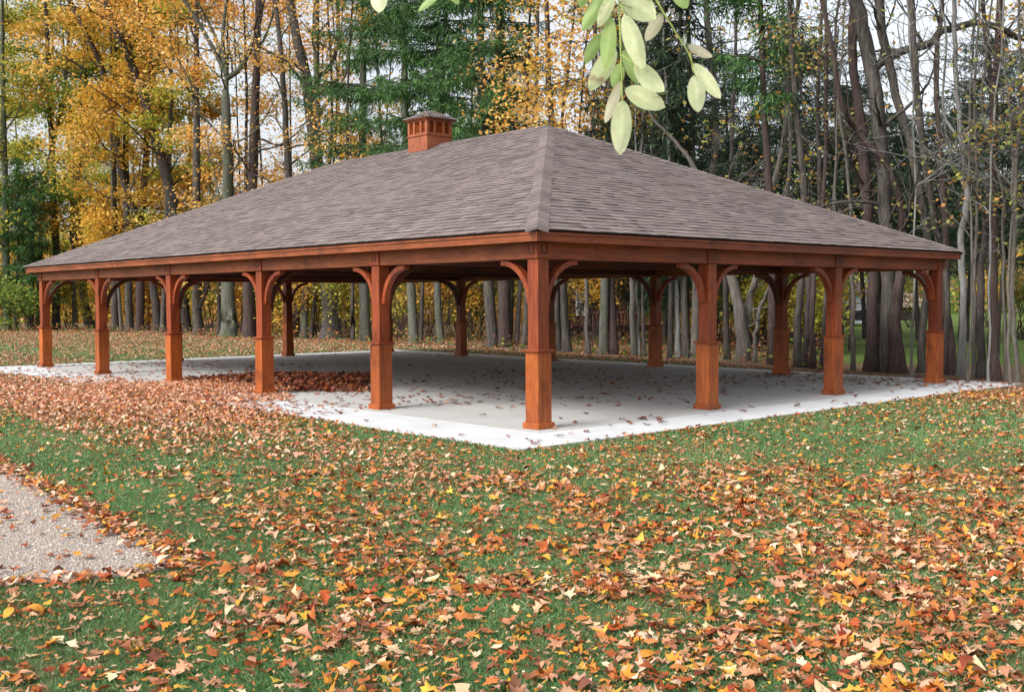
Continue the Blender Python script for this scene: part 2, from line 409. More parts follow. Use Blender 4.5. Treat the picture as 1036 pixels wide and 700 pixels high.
# deck
C4 = [(-OH - .02, -OH - .02), (WD + OH + .02, -OH - .02), (WD + OH + .02, L + OH + .02), (-OH - .02, L + OH + .02)]
ry0, ry1 = WD / 2, L - WD / 2; zt = ZR
mb = MB()
V = [(c[0], c[1], ZE - .012) for c in C4] + [(WD / 2, ry0, zt - .012), (WD / 2, ry1, zt - .012)] + [(c[0], c[1], ZE - .03) for c in C4] + [(WD / 2, ry0, zt - .06), (WD / 2, ry1, zt - .06)]
mb.add(V, [(0, 1, 4), (1, 2, 5, 4), (2, 3, 5), (3, 0, 4, 5), (7, 6, 10), (8, 7, 10, 11), (9, 8, 11), (6, 9, 11, 10), (0, 6, 7, 1), (1, 7, 8, 2), (2, 8, 9, 3), (3, 9, 6, 0)])
mb.build('roof_deck', M_slot, pav)
# shingles
SHC = [(.182, .150, .140), (.160, .132, .124), (.205, .168, .157), (.142, .117, .110), (.188, .150, .137), (.172, .143, .136)]
def shingles(A, B, TL, TR, rs, exp=.145):
    """A,B eave corners; TL,TR top corners; returns arrays"""
    A, B, TL, TR = map(lambda p: np.array(p, float), (A, B, TL, TR))
    rg = random.Random(rs); ed = (B - A); ln = np.linalg.norm(ed); ed /= ln
    nrm = np.cross(ed, (TL - A)); nrm /= np.linalg.norm(nrm)
    if nrm[2] < 0: nrm = -nrm
    up = np.cross(nrm, ed)
    if up[2] < 0: up = -up
    S = (TL - A) @ up; sl = (TL - A) @ ed; sr_ = ln - (TR - A) @ ed
    n = int(S / exp); V = []; F = []; C = []
    for k in range(n + 1):
        s0 = k * exp - .02; s1 = min(s0 + exp + .03, S)
        if s1 <= s0: continue
        l0 = sl * max(s0, 0) / S; r_0 = ln - sr_ * max(s0, 0) / S; l1 = sl * s1 / S; r1 = ln - sr_ * s1 / S
        x = l0 - .3 + ((k * .15 + rg.uniform(-.02, .02)) % .3) - (l0 % .3)
        while x < r_0:
            wd = rg.choice((.15, .30, .30)); x1 = x + wd - .008
            lift = .013 + (rg.random() < .3) * .006
            a0, a1 = max(x, l0), min(x1, r_0); b0, b1 = min(max(x, l1), r1), max(min(x1, r1), l1)
            if a1 > a0 + .01:
                if b1 < b0: b1 = b0
                col = rg.choice(SHC); f = rg.uniform(.93, 1.08); col = tuple(c * f for c in col)
                P = lambda e, s, h: A + ed * e + up * s + nrm * h
                b = len(V); dr = rg.uniform(-.004, .004)
                V += [P(a0, s0 + dr, lift), P(a1, s0 + dr, lift), P(b1, s1, .004), P(b0, s1, .004), P(a0, s0 + dr - .002, 0), P(a1, s0 + dr - .002, 0)]
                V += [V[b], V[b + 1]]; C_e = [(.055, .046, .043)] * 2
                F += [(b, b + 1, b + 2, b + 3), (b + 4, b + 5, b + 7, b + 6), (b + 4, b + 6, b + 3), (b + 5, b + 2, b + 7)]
                C += [col] * 4 + [(.05, .042, .04)] * 2 + C_e  # dark asphalt cut edge that also paints the shadow line under the tab
            x += wd
    return V, F, C
def add_shingles(name, parent, faces, seed, exp=.145, caps=()):
    for q, fc in enumerate(faces):
        V, F, C = shingles(*fc, seed + q, exp); mb = MB()
        F = [tuple(dict.fromkeys(f)) for f in F]
        mb.v = [tuple(p) for p in V]; mb.f = F; mb.c = C; mb.m = [0] * len(F)
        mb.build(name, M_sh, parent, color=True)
    rg = random.Random(seed + 50)
    for (P0, P1, s1, s2, wd, st) in caps:    # caps along a line with side directions s1,s2
        P0, P1, s1, s2 = map(lambda p: np.array(p, float), (P0, P1, s1, s2)); d = P1 - P0; ln = np.linalg.norm(d); d /= ln
        n = int(ln / st); mb = MB()
        for k in range(n):
            a = P0 + d * (k * st - .015); b_ = P0 + d * min((k + 1) * st + .02, ln); up_ = np.array([0, 0, 1.0])
            h0, h1 = .032, .020; c = rg.choice(SHC); f = rg.uniform(.90, 1.0); c = tuple(x * f for x in c)
            A_ = [a + s1 * wd + up_ * (h0 - .012), a + up_ * h0, a + s2 * wd + up_ * (h0 - .012), b_ + s2 * wd + up_ * (h1 - .012), b_ + up_ * h1, b_ + s1 * wd + up_ * (h1 - .012)]
            A_ += [a + s1 * wd - up_ * .004, a + up_ * .0, a + s2 * wd - up_ * .004]
            mb.add(A_, [(0, 1, 4, 5), (1, 2, 3, 4), (6, 7, 1, 0), (7, 8, 2, 1)], col=c)
        mb.build('hip_cap' if abs(d[2]) > .01 else 'ridge_cap', M_sh, parent, color=True)
e = OH + .03
c0, c1, c2, c3 = (-e, -e, ZE), (WD + e, -e, ZE), (WD + e, L + e, ZE), (-e, L + e, ZE); t0, t1 = (WD / 2, ry0, ZR), (WD / 2, ry1, ZR)
def nz(p): p = np.array(p, float); return p / np.linalg.norm(p)
def hipcap(c, t, m1, m2, wd=.16, st=.2):
    # side directions lying in the two adjoining slopes, perpendicular to the hip
    d = nz(np.array(t) - np.array(c)); o = []
    for ev in (m1, m2):
        ev = nz(ev); s = ev - d * (ev @ d); o.append(nz(s))
    return (c, t, o[0], o[1], wd, st)
caps = [hipcap(c0, t0, (1, 0, 0), (0, 1, 0)), hipcap(c1, t0, (-1, 0, 0), (0, 1, 0)), hipcap(c2, t1, (-1, 0, 0), (0, -1, 0)), hipcap(c3, t1, (1, 0, 0), (0, -1, 0))]
sxp = nz((HW, 0, -(ZR - ZE))); sxm = nz((-HW, 0, -(ZR - ZE)))
caps.append((t0, t1, sxp, sxm, .15, .2))
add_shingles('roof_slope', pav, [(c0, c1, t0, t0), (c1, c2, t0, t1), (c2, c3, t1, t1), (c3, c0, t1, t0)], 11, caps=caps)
# cupola
cup_u, cup_v, ch = 9.50, WD / 2, .36
mb = MB(); mb.box((cup_v - ch, cup_u - ch, 5.02), (cup_v + ch, cup_u + ch, 5.50)); cup = mb.build('cupola', M_cup, pav, bevel=.005)
mb = MB(); q = ch + .022; mb.box((cup_v - q, cup_u - q, 5.50), (cup_v + q, cup_u + q, 5.53)); mb.build('cupola_band', M_cup, cup)
# louvre storey: corner stiles, mullions, rails and recessed slatted panels
mb = MB(); q = ch - .05; mb.box((cup_v - q, cup_u - q, 5.53), (cup_v + q, cup_u + q, 5.86)); mb.build('louvre_core', M_post, cup)
mb = MB(); q = ch + .004
for sx in (-1, 1):
    for sy in (-1, 1):
        a = sorted((cup_v + sx * q, cup_v + sx * (q - .075))); b_ = sorted((cup_u + sy * q, cup_u + sy * (q - .075)))
        mb.box((a[0], b_[0], 5.53), (a[1], b_[1], 5.88))
for s in (-1, 1):
    for m_ in (-.125, .125):
        a = sorted((cup_v + s * q, cup_v + s * (q - .06))); mb.box((a[0], cup_u + m_ - .03, 5.531), (a[1], cup_u + m_ + .03, 5.88))
        a = sorted((cup_u + s * q, cup_u + s * (q - .06))); mb.box((cup_v + m_ - .03, a[0], 5.531), (cup_v + m_ + .03, a[1], 5.88))
    for z0, z1 in ((5.5305, 5.565), (5.83, 5.88)):
        a = sorted((cup_v + s * (q - .003), cup_v + s * (q - .055))); mb.box((a[0], cup_u - q + .076, z0), (a[1], cup_u + q - .076, z1))
        a = sorted((cup_u + s * (q - .003), cup_u + s * (q - .055))); mb.box((cup_v - q + .076, a[0], z0), (cup_v + q - .076, a[1], z1))
mb.build('louvre_frame', M_cup, cup)
for s in (-1, 1):
    for ax in (0, 1):
        for c_, hw_ in ((-.235, .078), (0, .094), (.235, .078)):
            mb = MB()
            for z in np.arange(5.575, 5.82, .042):
                a0, a1 = ch - .045, ch - .012
                if ax == 0: mb.add([(cup_v + s * a0, cup_u + c_ - hw_, z + .034), (cup_v + s * a0, cup_u + c_ + hw_, z + .034), (cup_v + s * a1, cup_u + c_ + hw_, z), (cup_v + s * a1, cup_u + c_ - hw_, z)], [(0, 1, 2, 3)])
                else: mb.add([(cup_v + c_ - hw_, cup_u + s * a0, z + .034), (cup_v + c_ + hw_, cup_u + s * a0, z + .034), (cup_v + c_ + hw_, cup_u + s * a1, z), (cup_v + c_ - hw_, cup_u + s * a1, z)], [(0, 1, 2, 3)])
            mb.build('louvre_panel', M_low, cup)
q = ch + .075; zc = 5.875; k = [(cup_v - q, cup_u - q, zc + .03), (cup_v + q, cup_u - q, zc + .03), (cup_v + q, cup_u + q, zc + .03), (cup_v - q, cup_u + q, zc + .03)]; ap = (cup_v, cup_u, 6.12)
mb = MB(); mb.box((cup_v - q, cup_u - q, zc), (cup_v + q, cup_u + q, zc + .028)); mb.build('cupola_eave', M_cup, cup)
cc = []
for a, s1, s2 in ((k[0], (1, 0, 0), (0, 1, 0)), (k[1], (-1, 0, 0), (0, 1, 0)), (k[2], (-1, 0, 0), (0, -1, 0)), (k[3], (1, 0, 0), (0, -1, 0))): cc.append(hipcap(a, ap, s1, s2, .05, .1))
mb = MB(); mb.add(k + [ap], [(0, 1, 4), (1, 2, 4), (2, 3, 4), (3, 0, 4)]); mb.build('cupola_deck', M_slot, cup)
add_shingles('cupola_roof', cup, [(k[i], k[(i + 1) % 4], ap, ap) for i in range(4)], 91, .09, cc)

# ------------------------------------------------------------------ fallen leaves
def leaf_templates():
    T = []
    # lobed oak/maple leaf outlines and ovals, unit length along x
    def fan(o):
        V = [(0, 0, 0)] + [(a, b_, 0) for a, b_ in o]; n = len(o)
        return np.array(V), np.array([(0, i + 1, (i + 1) % n + 1) for i in range(n)])
    oak = [(-.5, 0), (-.3, .10), (-.22, .26), (-.08, .13), (.02, .36), (.14, .15), (.28, .27), (.34, .10), (.5, 0)]
    oak = oak + [(x, -y) for x, y in oak[-2:0:-1]]
    mp = [(-.5, .0), (-.28, .06), (-.34, .30), (-.1, .22), (.0, .46), (.12, .2), (.3, .24), (.26, .1), (.5, 0)]
    mp = mp + [(x, -y) for x, y in mp[-2:0:-1]]
    ov = [(-.5, 0), (-.3, .17), (0, .25), (.28, .17), (.5, 0), (.28, -.17), (0, -.25), (-.3, -.17)]
    for o in (oak, mp, ov): T.append(fan(o))
    return T
TPL = leaf_templates()
LOW = (np.array([(-.5, 0, 0), (-.1, .26, 0), (.5, 0, 0), (-.1, -.26, 0)]), np.array([(0, 3, 1), (1, 3, 2)]))
LOW2 = (np.array([(-.5, 0, 0), (-.25, .2, 0), (.0, .34, 0), (.15, .14, 0), (.5, 0, 0), (.1, -.3, 0), (-.2, -.12, 0)]), np.array([(0, 6, 1), (1, 6, 3), (1, 3, 2), (3, 6, 5), (3, 5, 4)]))
FC = np.array([lin(c) for c in [(198, 148, 122), (210, 166, 138), (222, 188, 158), (186, 108, 56), (168, 84, 44), (136, 60, 38), (206, 142, 56), (214, 172, 72), (120, 76, 58), (184, 134, 106), (194, 122, 72), (228, 202, 176), (150, 94, 68), (200, 156, 130), (186, 130, 100)]])
def rotmats(az, tx, ty):
    ca, sa = np.cos(az), np.sin(az); cx, sx = np.cos(tx), np.sin(tx); cy, sy = np.cos(ty), np.sin(ty)
    z = np.zeros_like(ca); o = np.ones_like(ca)
    Rz = np.stack([np.stack([ca, -sa, z], -1), np.stack([sa, ca, z], -1), np.stack([z, z, o], -1)], -2)
    Rx = np.stack([np.stack([o, z, z], -1), np.stack([z, cx, -sx], -1), np.stack([z, sx, cx], -1)], -2)
    Ry = np.stack([np.stack([cy, z, sy], -1), np.stack([z, o, z], -1), np.stack([-sy, z, cy], -1)], -2)
    return Rz @ Ry @ Rx
def scatter(tpl, P, size, rg, tilt=.25, curl=.7, zoff=.012, pal=FC, pw=None):
    V0, F0 = tpl; n = len(P); k = len(V0)
    az = rg.uniform(0, 2 * np.pi, n); M = rotmats(az, rg.normal(0, tilt, n), rg.normal(0, tilt, n))
    cx = rg.normal(0, curl, n)[:, None]; cy = rg.normal(curl * .5, curl, n)[:, None]
    V = np.repeat(V0[None], n, 0).copy()
    V[:, :, 2] += cx * V0[None, :, 0] ** 2 + cy * 1.3 * V0[None, :, 1] ** 2 + rg.normal(0, .035, (n, k))
    V[:, :, 1] *= rg.uniform(.75, 1.2, n)[:, None]
    V *= size[:, None, None]
    V = np.einsum('nij,nkj->nki', M, V)
    zmin = V[:, :, 2].min(1)
    V += P[:, None, :]; V[:, :, 2] -= np.minimum(zmin, 0)[:, None] * .8; V[:, :, 2] += zoff * rg.random(n)[:, None]
    ci = rg.choice(len(pal), n, p=pw); C = pal[ci] * rg.uniform(.62, 1.08, (n, 1)) * (1 + rg.normal(0, .05, (n, 3)))
    C = np.repeat(np.clip(C, 0, 1)[:, None], k, 1)
    C = C * (1 + rg.normal(0, .05, (n, k, 1)))
    F = (F0[None] + (np.arange(n) * k)[:, None, None]).reshape(-1, 3)
    return V.reshape(-1, 3), F, np.clip(C.reshape(-1, 3), 0, 1)
def merge(parts):
    V = []; F = []; C = []; b = 0
    for v, f, c in parts:
        V.append(v); F.append(f + b); C.append(c); b += len(v)
    return np.vstack(V), np.vstack(F), np.vstack(C)
def view_points(rg, n, D0, D1, power=1.0, margin=1.12):
    """random ground points in a wedge around the view, uniform in area"""
    Y = np.sqrt(rg.uniform(D0 ** 2, D1 ** 2, n)); h = .475 * margin + .6 / Y
    return np.stack([rg.uniform(-1, 1, n) * h * Y, Y], -1)
def edge_y(x):   # y of wood edge at x
    ex = np.array([p[0] for p in EDGE]); ey = np.array([p[1] for p in EDGE]); return np.interp(x, ex, ey)
def dens_lawn(x, y):
    v, u = w2loc(x, y)
    d = .30 + np.clip(fbm(x * 1.5 + 3, y * 2.0, 3) - .36, 0, 1) * 1.9 + np.clip(fbm(x * .4, y * .8, 8) - .45, 0, 1) * 1.2
    # bands of heavier litter in the near lawn, most of all towards the right and the bottom
    d *= np.clip(1.9 - (y - 5) * .20, .38, 1.9) * np.clip(1.0 + (x / (.475 * y)) * .5, .45, 1.6)
    dv = np.clip(AP['v0'] - v, 0, 50); near = np.exp(-(dv / 2.2) ** 2) * np.clip((u - 1.5) / 4, 0, 1) * (v < 2)
    d += near * 3.0
    d += .8 * np.exp(-(dv / 4.5) ** 2) * np.clip((u - 4) / 5, 0, 1)
    ds = np.clip(AP['u0'] - u, 0, 50); d += .25 * np.exp(-(ds / 2.0) ** 2)
    ed = edge_y(x) - y; d += 1.8 * np.exp(-(ed / 5.0) ** 2)
    d += 1.7 * np.clip((y - 22) / 10, 0, 1) * (v > 4)
    # the lawn beside the gravel path was left nearly bare
    a = np.array(PATH[0]); b_ = np.array(PATH[4]); e_ = b_ - a; nl = np.hypot(*e_); t = ((x - a[0]) * e_[0] + (y - a[1]) * e_[1]) / nl ** 2
    ds_ = np.abs((x - a[0]) * e_[1] - (y - a[1]) * e_[0]) / nl
    d *= 1 - .78 * np.exp(-(ds_ / 1.0) ** 2) * (t < 1.02) * (ds_ > .16)
    return d
rg = np.random.default_rng(21)
parts = []
FCN = FC[[0, 1, 2, 3, 4, 5, 6, 7, 8, 9, 10, 10, 11, 12, 13, 14, 3, 6, 1, 4, 12]] * np.array([1.0, .95, .84])
def lawn_leaves(n, D0, D1, tpls, s0, s1, dmax, pal=FC):
    P = view_points(rg, n, D0, D1); x, y = P[:, 0], P[:, 1]
    keep = rg.random(n) * dmax < dens_lawn(x, y); keep &= ~inpoly(x, y, SLAB); keep &= y < edge_y(x) + 1.0
    pth = inpoly(x, y, PATH); keep &= ~pth | (rg.random(n) < .30)
    P = P[keep]; m = len(P); pick = rg.integers(0, len(tpls), m)
    for t in range(len(tpls)):
        Q = P[pick == t]
        if not len(Q): continue
        Q3 = np.column_stack([Q, rg.uniform(.004, .030, len(Q))]); sz = s0 + (s1 - s0) * rg.beta(1.5, 2.8, len(Q))
        parts.append(scatter(tpls[t], Q3, sz, rg, .18, .8, .006, pal=pal))
lawn_leaves(29000, 4.6, 11, [TPL[0], TPL[1], TPL[2], TPL[0], LOW2], .035, .155, 2.0, FCN)
lawn_leaves(50000, 4.6, 13, [LOW2, LOW], .018, .055, 1.4, FCN)
lawn_leaves(60000, 11, 20, [TPL[0], LOW2, LOW2], .04, .13, 2.2, FCN)
lawn_leaves(130000, 20, 62, [LOW2, LOW, LOW], .08, .15, 3.4, FC[[0, 1, 2, 13, 14, 9, 3, 12, 10, 8]])
# drift of leaves that hugs the path edge
for a, b_ in zip(PATH[:6], PATH[1:7]):
    n = int(85 * math.hypot(b_[0] - a[0], b_[1] - a[1])); t = rg.random(n)
    Q = np.column_stack([a[0] + (b_[0] - a[0]) * t + rg.normal(0, .07, n), a[1] + (b_[1] - a[1]) * t + rg.normal(0, .07, n), np.full(n, .02)])
    parts.append(scatter(TPL[2], Q, rg.uniform(.05, .11, n), rg))
V, F, C = merge(parts)
o = fast('fallen_leaves', V, F, M_fallen, C); tag(o, 'fallen autumn leaves in tan, orange and rust strewn over the green lawn', 'fallen leaves', kind='stuff')

# leaves on the concrete and heap blown between the posts
parts = []
n = 900; v = rg.uniform(AP['v0'], AP['v1'], n); u = rg.uniform(AP['u0'], AP['u1'], n)
k = rg.random(n) < np.clip(.12 + 1.2 * (fbm(v * .5, u * .5, 9) - .42) * 2, .07, 1) ; v, u = v[k], u[k]
def lw(v, u): return X0 + UD[0] * u + VD[0] * v, Y0 + UD[1] * u + VD[1] * v
x, y = lw(v, u); parts.append(scatter(TPL[0], np.column_stack([x, y, np.full(len(x), ZF + .004)]), rg.uniform(.09, .17, len(x)), rg, .12, .4, .004, pal=FC[[3, 4, 5, 8, 8, 12, 5, 0]] * .75))
# far right and left ends gather more leaves
for (va, vb, ua, ub, n) in ((9.6, AP['v1'], AP['u0'], 4, 330), (AP['v0'], 4, 13, AP['u1'], 420), (AP['v0'], -.4, 5, 13, 260), (1.0, 9.5, 1.5, 9, 520), (AP['v0'], 1.5, 3.2, 8, 160)):
    v = rg.uniform(va, vb, n); u = rg.uniform(ua, ub, n); x, y = lw(v, u)
    parts.append(scatter(LOW2, np.column_stack([x, y, np.full(n, ZF + .004)]), rg.uniform(.08, .16, n), rg, .15, .4, .004, pal=FC[[3, 4, 5, 8, 12, 12, 0, 9]] * .8))
V, F, C = merge(parts)
o = fast('scattered_leaves', V, F, M_fallen, C); tag(o, 'brown oak leaves scattered over the pale concrete floor', 'fallen leaves', kind='stuff')
def w2p(px, py): g_ = gpt(px, py); return w2loc(g_.x, g_.y)
print('pile local', w2p(275, 388), w2p(365, 385), w2p(320, 372), w2p(330, 395), w2p(200, 400), w2p(230, 408), w2p(160, 385))
parts = []
def pile(cv, cu, sv, su, h, n, pal, sf=1.0, sp=.6, mx=1.0):
    a = rg.uniform(0, 2 * np.pi, n); r = rg.random(n) ** sp * mx * (1 + .25 * np.sin(a * 3 + 1) + .12 * np.sin(a * 7))
    v = cv + sv * r * np.cos(a); u = cu + su * r * np.sin(a); x, y = lw(v, u)
    z = ZF + h * np.clip(1 - r ** 2, 0, 1) * (.75 + .5 * vnoise(v * 2.5, u * 2.5, 4)) * rg.random(n) ** .4
    parts.append(scatter(LOW2, np.column_stack([x, y, z]), rg.uniform(.08, .16, n) * sf, rg, .35, .5, .01, pal=pal))
PP = FC[[3, 4, 5, 8, 12, 5, 8, 12, 14]] * .68
pile(1.9, 9.6, 1.9, 2.5, .13, 6500, PP)
V, F, C = merge(parts)
o = fast('leaf_heap', V, F, M_fallen, C); tag(o, 'low heap of rust brown leaves blown onto the concrete inside the left side of the pavilion', 'leaf heap', kind='stuff')
parts = []
pile(-.3, 9.3, 1.9, 2.3, .07, 11000, FC[[0, 1, 3, 10, 9, 13, 14, 1]] * 1.12, .62, .7, 1.15)
pile(-2.9, 9.5, 1.5, 6.5, .03, 15000, FC[[0, 1, 3, 9, 10, 2, 9, 14, 13]] * 1.12, .62, .85, 1.5)
V, F, C = merge(parts)
o = fast('leaf_drift', V, F, M_fallen, C); tag(o, 'drift of tan and orange leaves covering the edge of the concrete apron on the left', 'leaf drift', kind='stuff')

# ------------------------------------------------------------------ grass
GC = np.array([(.115, .23, .07), (.14, .275, .09), (.092, .195, .06), (.19, .30, .135), (.31, .36, .22), (.13, .255, .08), (.38, .33, .20)])
def grass(n, D0, D1, w0, h0, h1):
    P = view_points(rg, n, D0, D1); x, y = P[:, 0], P[:, 1]
    keep = ~inpoly(x, y, SLAB) & ~inpoly(x, y, PATH) & (y < edge_y(x) - .3)
    dn = fbm(x * 1.4, y * 1.4, 31); keep &= rg.random(n) < np.clip(.3 + (dn - .25) * 2.0, .15, 1)
    x, y = x[keep], y[keep]; m = len(x); dn = dn[keep]
    az = rg.uniform(0, 2 * np.pi, m); h = rg.uniform(h0, h1, m) * (.7 + .6 * dn); ww = w0 * rg.uniform(.7, 1.4, m)
    lx, ly = rg.normal(0, .55, m) * h, rg.normal(0, .55, m) * h; dx, dy = np.cos(az) * ww, np.sin(az) * ww
    V = np.empty((m, 4, 3)); z0 = np.zeros(m)
    V[:, 0] = np.stack([x - dx, y - dy, z0], -1); V[:, 1] = np.stack([x + dx, y + dy, z0], -1)
    V[:, 2] = np.stack([x + dx * .3 + lx, y + dy * .3 + ly, h], -1); V[:, 3] = np.stack([x - dx * .6 + lx * .6, y - dy * .6 + ly * .6, h * .75], -1)
    g_ = fbm(x * .5, y * .5, 55); C = GC[rg.choice(7, m, p=[.2, .2, .17, .16, .08, .15, .04])] * (.75 + .55 * g_[:, None]) * rg.uniform(.8, 1.2, (m, 1))
    return V.reshape(-1, 3), np.arange(m * 4).reshape(m, 4), np.repeat(C, 4, 0)
parts = [grass(380000, 4.6, 10.5, .0018, .014, .038), grass(320000, 10.5, 20, .0042, .015, .034), grass(200000, 20, 62, .011, .03, .06)]
V, F, C = merge(parts)
o = fast('grass', V, F, M_grass, C); tag(o, 'short green lawn grass showing between the fallen leaves', 'grass', kind='stuff')

# pebbles on the path
n = 9000; bx = np.array(PATH); x = rg.uniform(-7.5, -2, n * 3); y = rg.uniform(5.5, 12.5, n * 3); k = inpoly(x, y, PATH); x, y = x[k][:n], y[k][:n]; n = len(x)
OV = np.array([(1, 0, 0), (0, 1, 0), (-1, 0, 0), (0, -1, 0), (0, 0, .7)]); OF = np.array([(0, 1, 4), (1, 2, 4), (2, 3, 4), (3, 0, 4)])
s = rg.uniform(.005, .018, n); az = rg.uniform(0, 6.28, n); M = rotmats(az, rg.normal(0, .2, n), rg.normal(0, .2, n))
V = np.einsum('nij,nkj->nki', M, OV[None] * s[:, None, None] * rg.uniform(.6, 1.3, (n, 1, 3))) + np.column_stack([x, y, np.full(n, .006)])[:, None]
C = np.array([(.48, .40, .34), (.36, .29, .24), (.58, .51, .45), (.42, .31, .24)])[rg.integers(0, 4, n)]
o = fast('pebbles', V.reshape(-1, 3), (OF[None] + (np.arange(n) * 5)[:, None, None]).reshape(-1, 3), M_fallen, np.repeat(C, 5, 0)); tag(o, 'small grey tan pebbles of the gravel path', 'pebbles', kind='stuff')

# ------------------------------------------------------------------ trees
def tube_np(pts, rad, sides):
    """pts (n,3), rad (n) -> quads"""
    pts = np.asarray(pts, float); n = len(pts); t = np.gradient(pts, axis=0); t /= np.linalg.norm(t, axis=1)[:, None] + 1e-9
    ref = np.array([0.0, 1, 0]) if abs(t[:, 1]).mean() < .8 else np.array([1.0, 0, 0])
    a = np.cross(t, ref); a /= np.linalg.norm(a, axis=1)[:, None] + 1e-9; b = np.cross(t, a)
    th = np.arange(sides) / sides * 2 * np.pi
    V = pts[:, None] + (a[:, None] * np.cos(th)[None, :, None] + b[:, None] * np.sin(th)[None, :, None]) * np.asarray(rad)[:, None, None]
    i = np.arange(n - 1)[:, None] * sides; j = np.arange(sides)[None]; j2 = (j + 1) % sides
    F = np.stack([i + j, i + j2, i + sides + j2, i + sides + j], -1).reshape(-1, 4)
    return V.reshape(-1, 3), F
class TreeMesh:
    def __init__(s): s.V = []; s.F = []; s.C = []; s.M = []; s.b = 0
    def add(s, V, F, C=(1, 1, 1), mi=0):
        s.V.append(V); s.F.append(F + s.b); s.b += len(V)
        C = np.asarray(C, float); s.C.append(np.tile(C, (len(V), 1)) if C.ndim == 1 else C); s.M.append(np.full(len(F), mi))
    def build(s, name, mats, parent, smooth=False):
        if not s.V: return None
        return fast(name, np.vstack(s.V), np.vstack(s.F), mats, np.vstack(s.C), np.concatenate(s.M), parent, smooth)
def catmull(P, m=5):
    P = [np.array(p, float) for p in P]; P = [2 * P[0] - P[1]] + P + [2 * P[-1] - P[-2]]; o = []
    for i in range(1, len(P) - 2):
        for k in range(m):
            t = k / m; o.append(.5 * ((2 * P[i]) + (-P[i - 1] + P[i + 1]) * t + (2 * P[i - 1] - 5 * P[i] + 4 * P[i + 1] - P[i + 2]) * t * t + (-P[i - 1] + 3 * P[i] - 3 * P[i + 1] + P[i + 2]) * t ** 3))
    o.append(P[-2]); return np.array(o)
PAL = {
 'O': [(238, 182, 92), (230, 162, 76), (242, 198, 118), (216, 164, 92), (238, 204, 134), (232, 188, 90)],
 'G': [(226, 186, 74), (214, 172, 66), (234, 200, 96), (200, 170, 76), (222, 160, 76)],
 'Y': [(212, 196, 74), (186, 178, 70), (222, 206, 100), (150, 160, 68), (130, 150, 66)],
 'K': [(112, 142, 66), (90, 124, 58), (142, 158, 76), (176, 174, 76), (80, 112, 56)],
 'B': [(168, 164, 92), (176, 158, 92), (140, 148, 82), (124, 138, 76), (206, 150, 88)],
  'E': [(38, 58, 38), (48, 70, 44), (30, 46, 32), (58, 82, 50), (28, 42, 32)],
 'D': [(66, 106, 54), (84, 124, 62), (52, 88, 50), (102, 138, 72), (54, 80, 48)],
}
PAL = {k: np.array([lin(c) for c in v]) for k, v in PAL.items()}
def leafquads(P, size, rg, pal, flat=.6):
    n = len(P)
    M = rotmats(rg.uniform(0, 6.283, n), rg.normal(0, flat, n), rg.normal(0, flat, n))
    T = np.array([(-.5, 0, 0), (.05, .36, .05), (.5, 0, -.05), (.05, -.36, .05)])
    V = np.einsum('nij,nkj->nki', M, T[None] * size[:, None, None]) + P[:, None]
    C = pal[rg.integers(0, len(pal), n)] * rg.uniform(.75, 1.15, (n, 1))
    return V.reshape(-1, 3), np.arange(n * 4).reshape(n, 4), np.repeat(C, 4, 0)
def branch(rg, tm, p, d, ln, r, depth, tips, droop=0.0, mi=0, kids=3):
    n = 6; pts = [p.copy()]; dirs = [d.copy()]
    for i in range(n):
        d = d + rg.normal(0, .16, 3) + np.array([0, 0, .05 - droop]); d /= np.linalg.norm(d); p = p + d * ln / n; pts.append(p.copy()); dirs.append(d.copy())
    rad = np.linspace(r, max(r * .25, .006), n + 1); V, F = tube_np(pts, rad, 5 if r > .03 else 3); tm.add(V, F, mi=mi)
    if depth > 0:
        for k in range(kids):
            i = int(rg.integers(2, n)); q = dirs[i] + rg.normal(0, .6, 3); q /= np.linalg.norm(q)
            branch(rg, tm, np.array(pts[i]), q, ln * rg.uniform(.35, .6), rad[i] * .6, depth - 1, tips, droop, mi, kids)
    for i in ((n, n - 2) if depth > 0 else (n, n - 2, 2)): tips.append(pts[i])

FRONT = [50, 105, 174, 266, 385, 546, 716, 844, 943]
ORD = ['first', 'second', 'third', 'fourth', 'fifth', 'sixth', 'seventh', 'eighth', 'ninth', 'tenth', 'eleventh', 'twelfth']
def bay(px):
    i = sum(px > f for f in FRONT)
    if i == 0: return 'left of the leftmost front post'
    if i == 9: return 'right of the rightmost front post'
    return 'between the %s and %s front posts' % (ORD[i - 1], ORD[i])
def bays(px): return sum(px > f for f in FRONT)

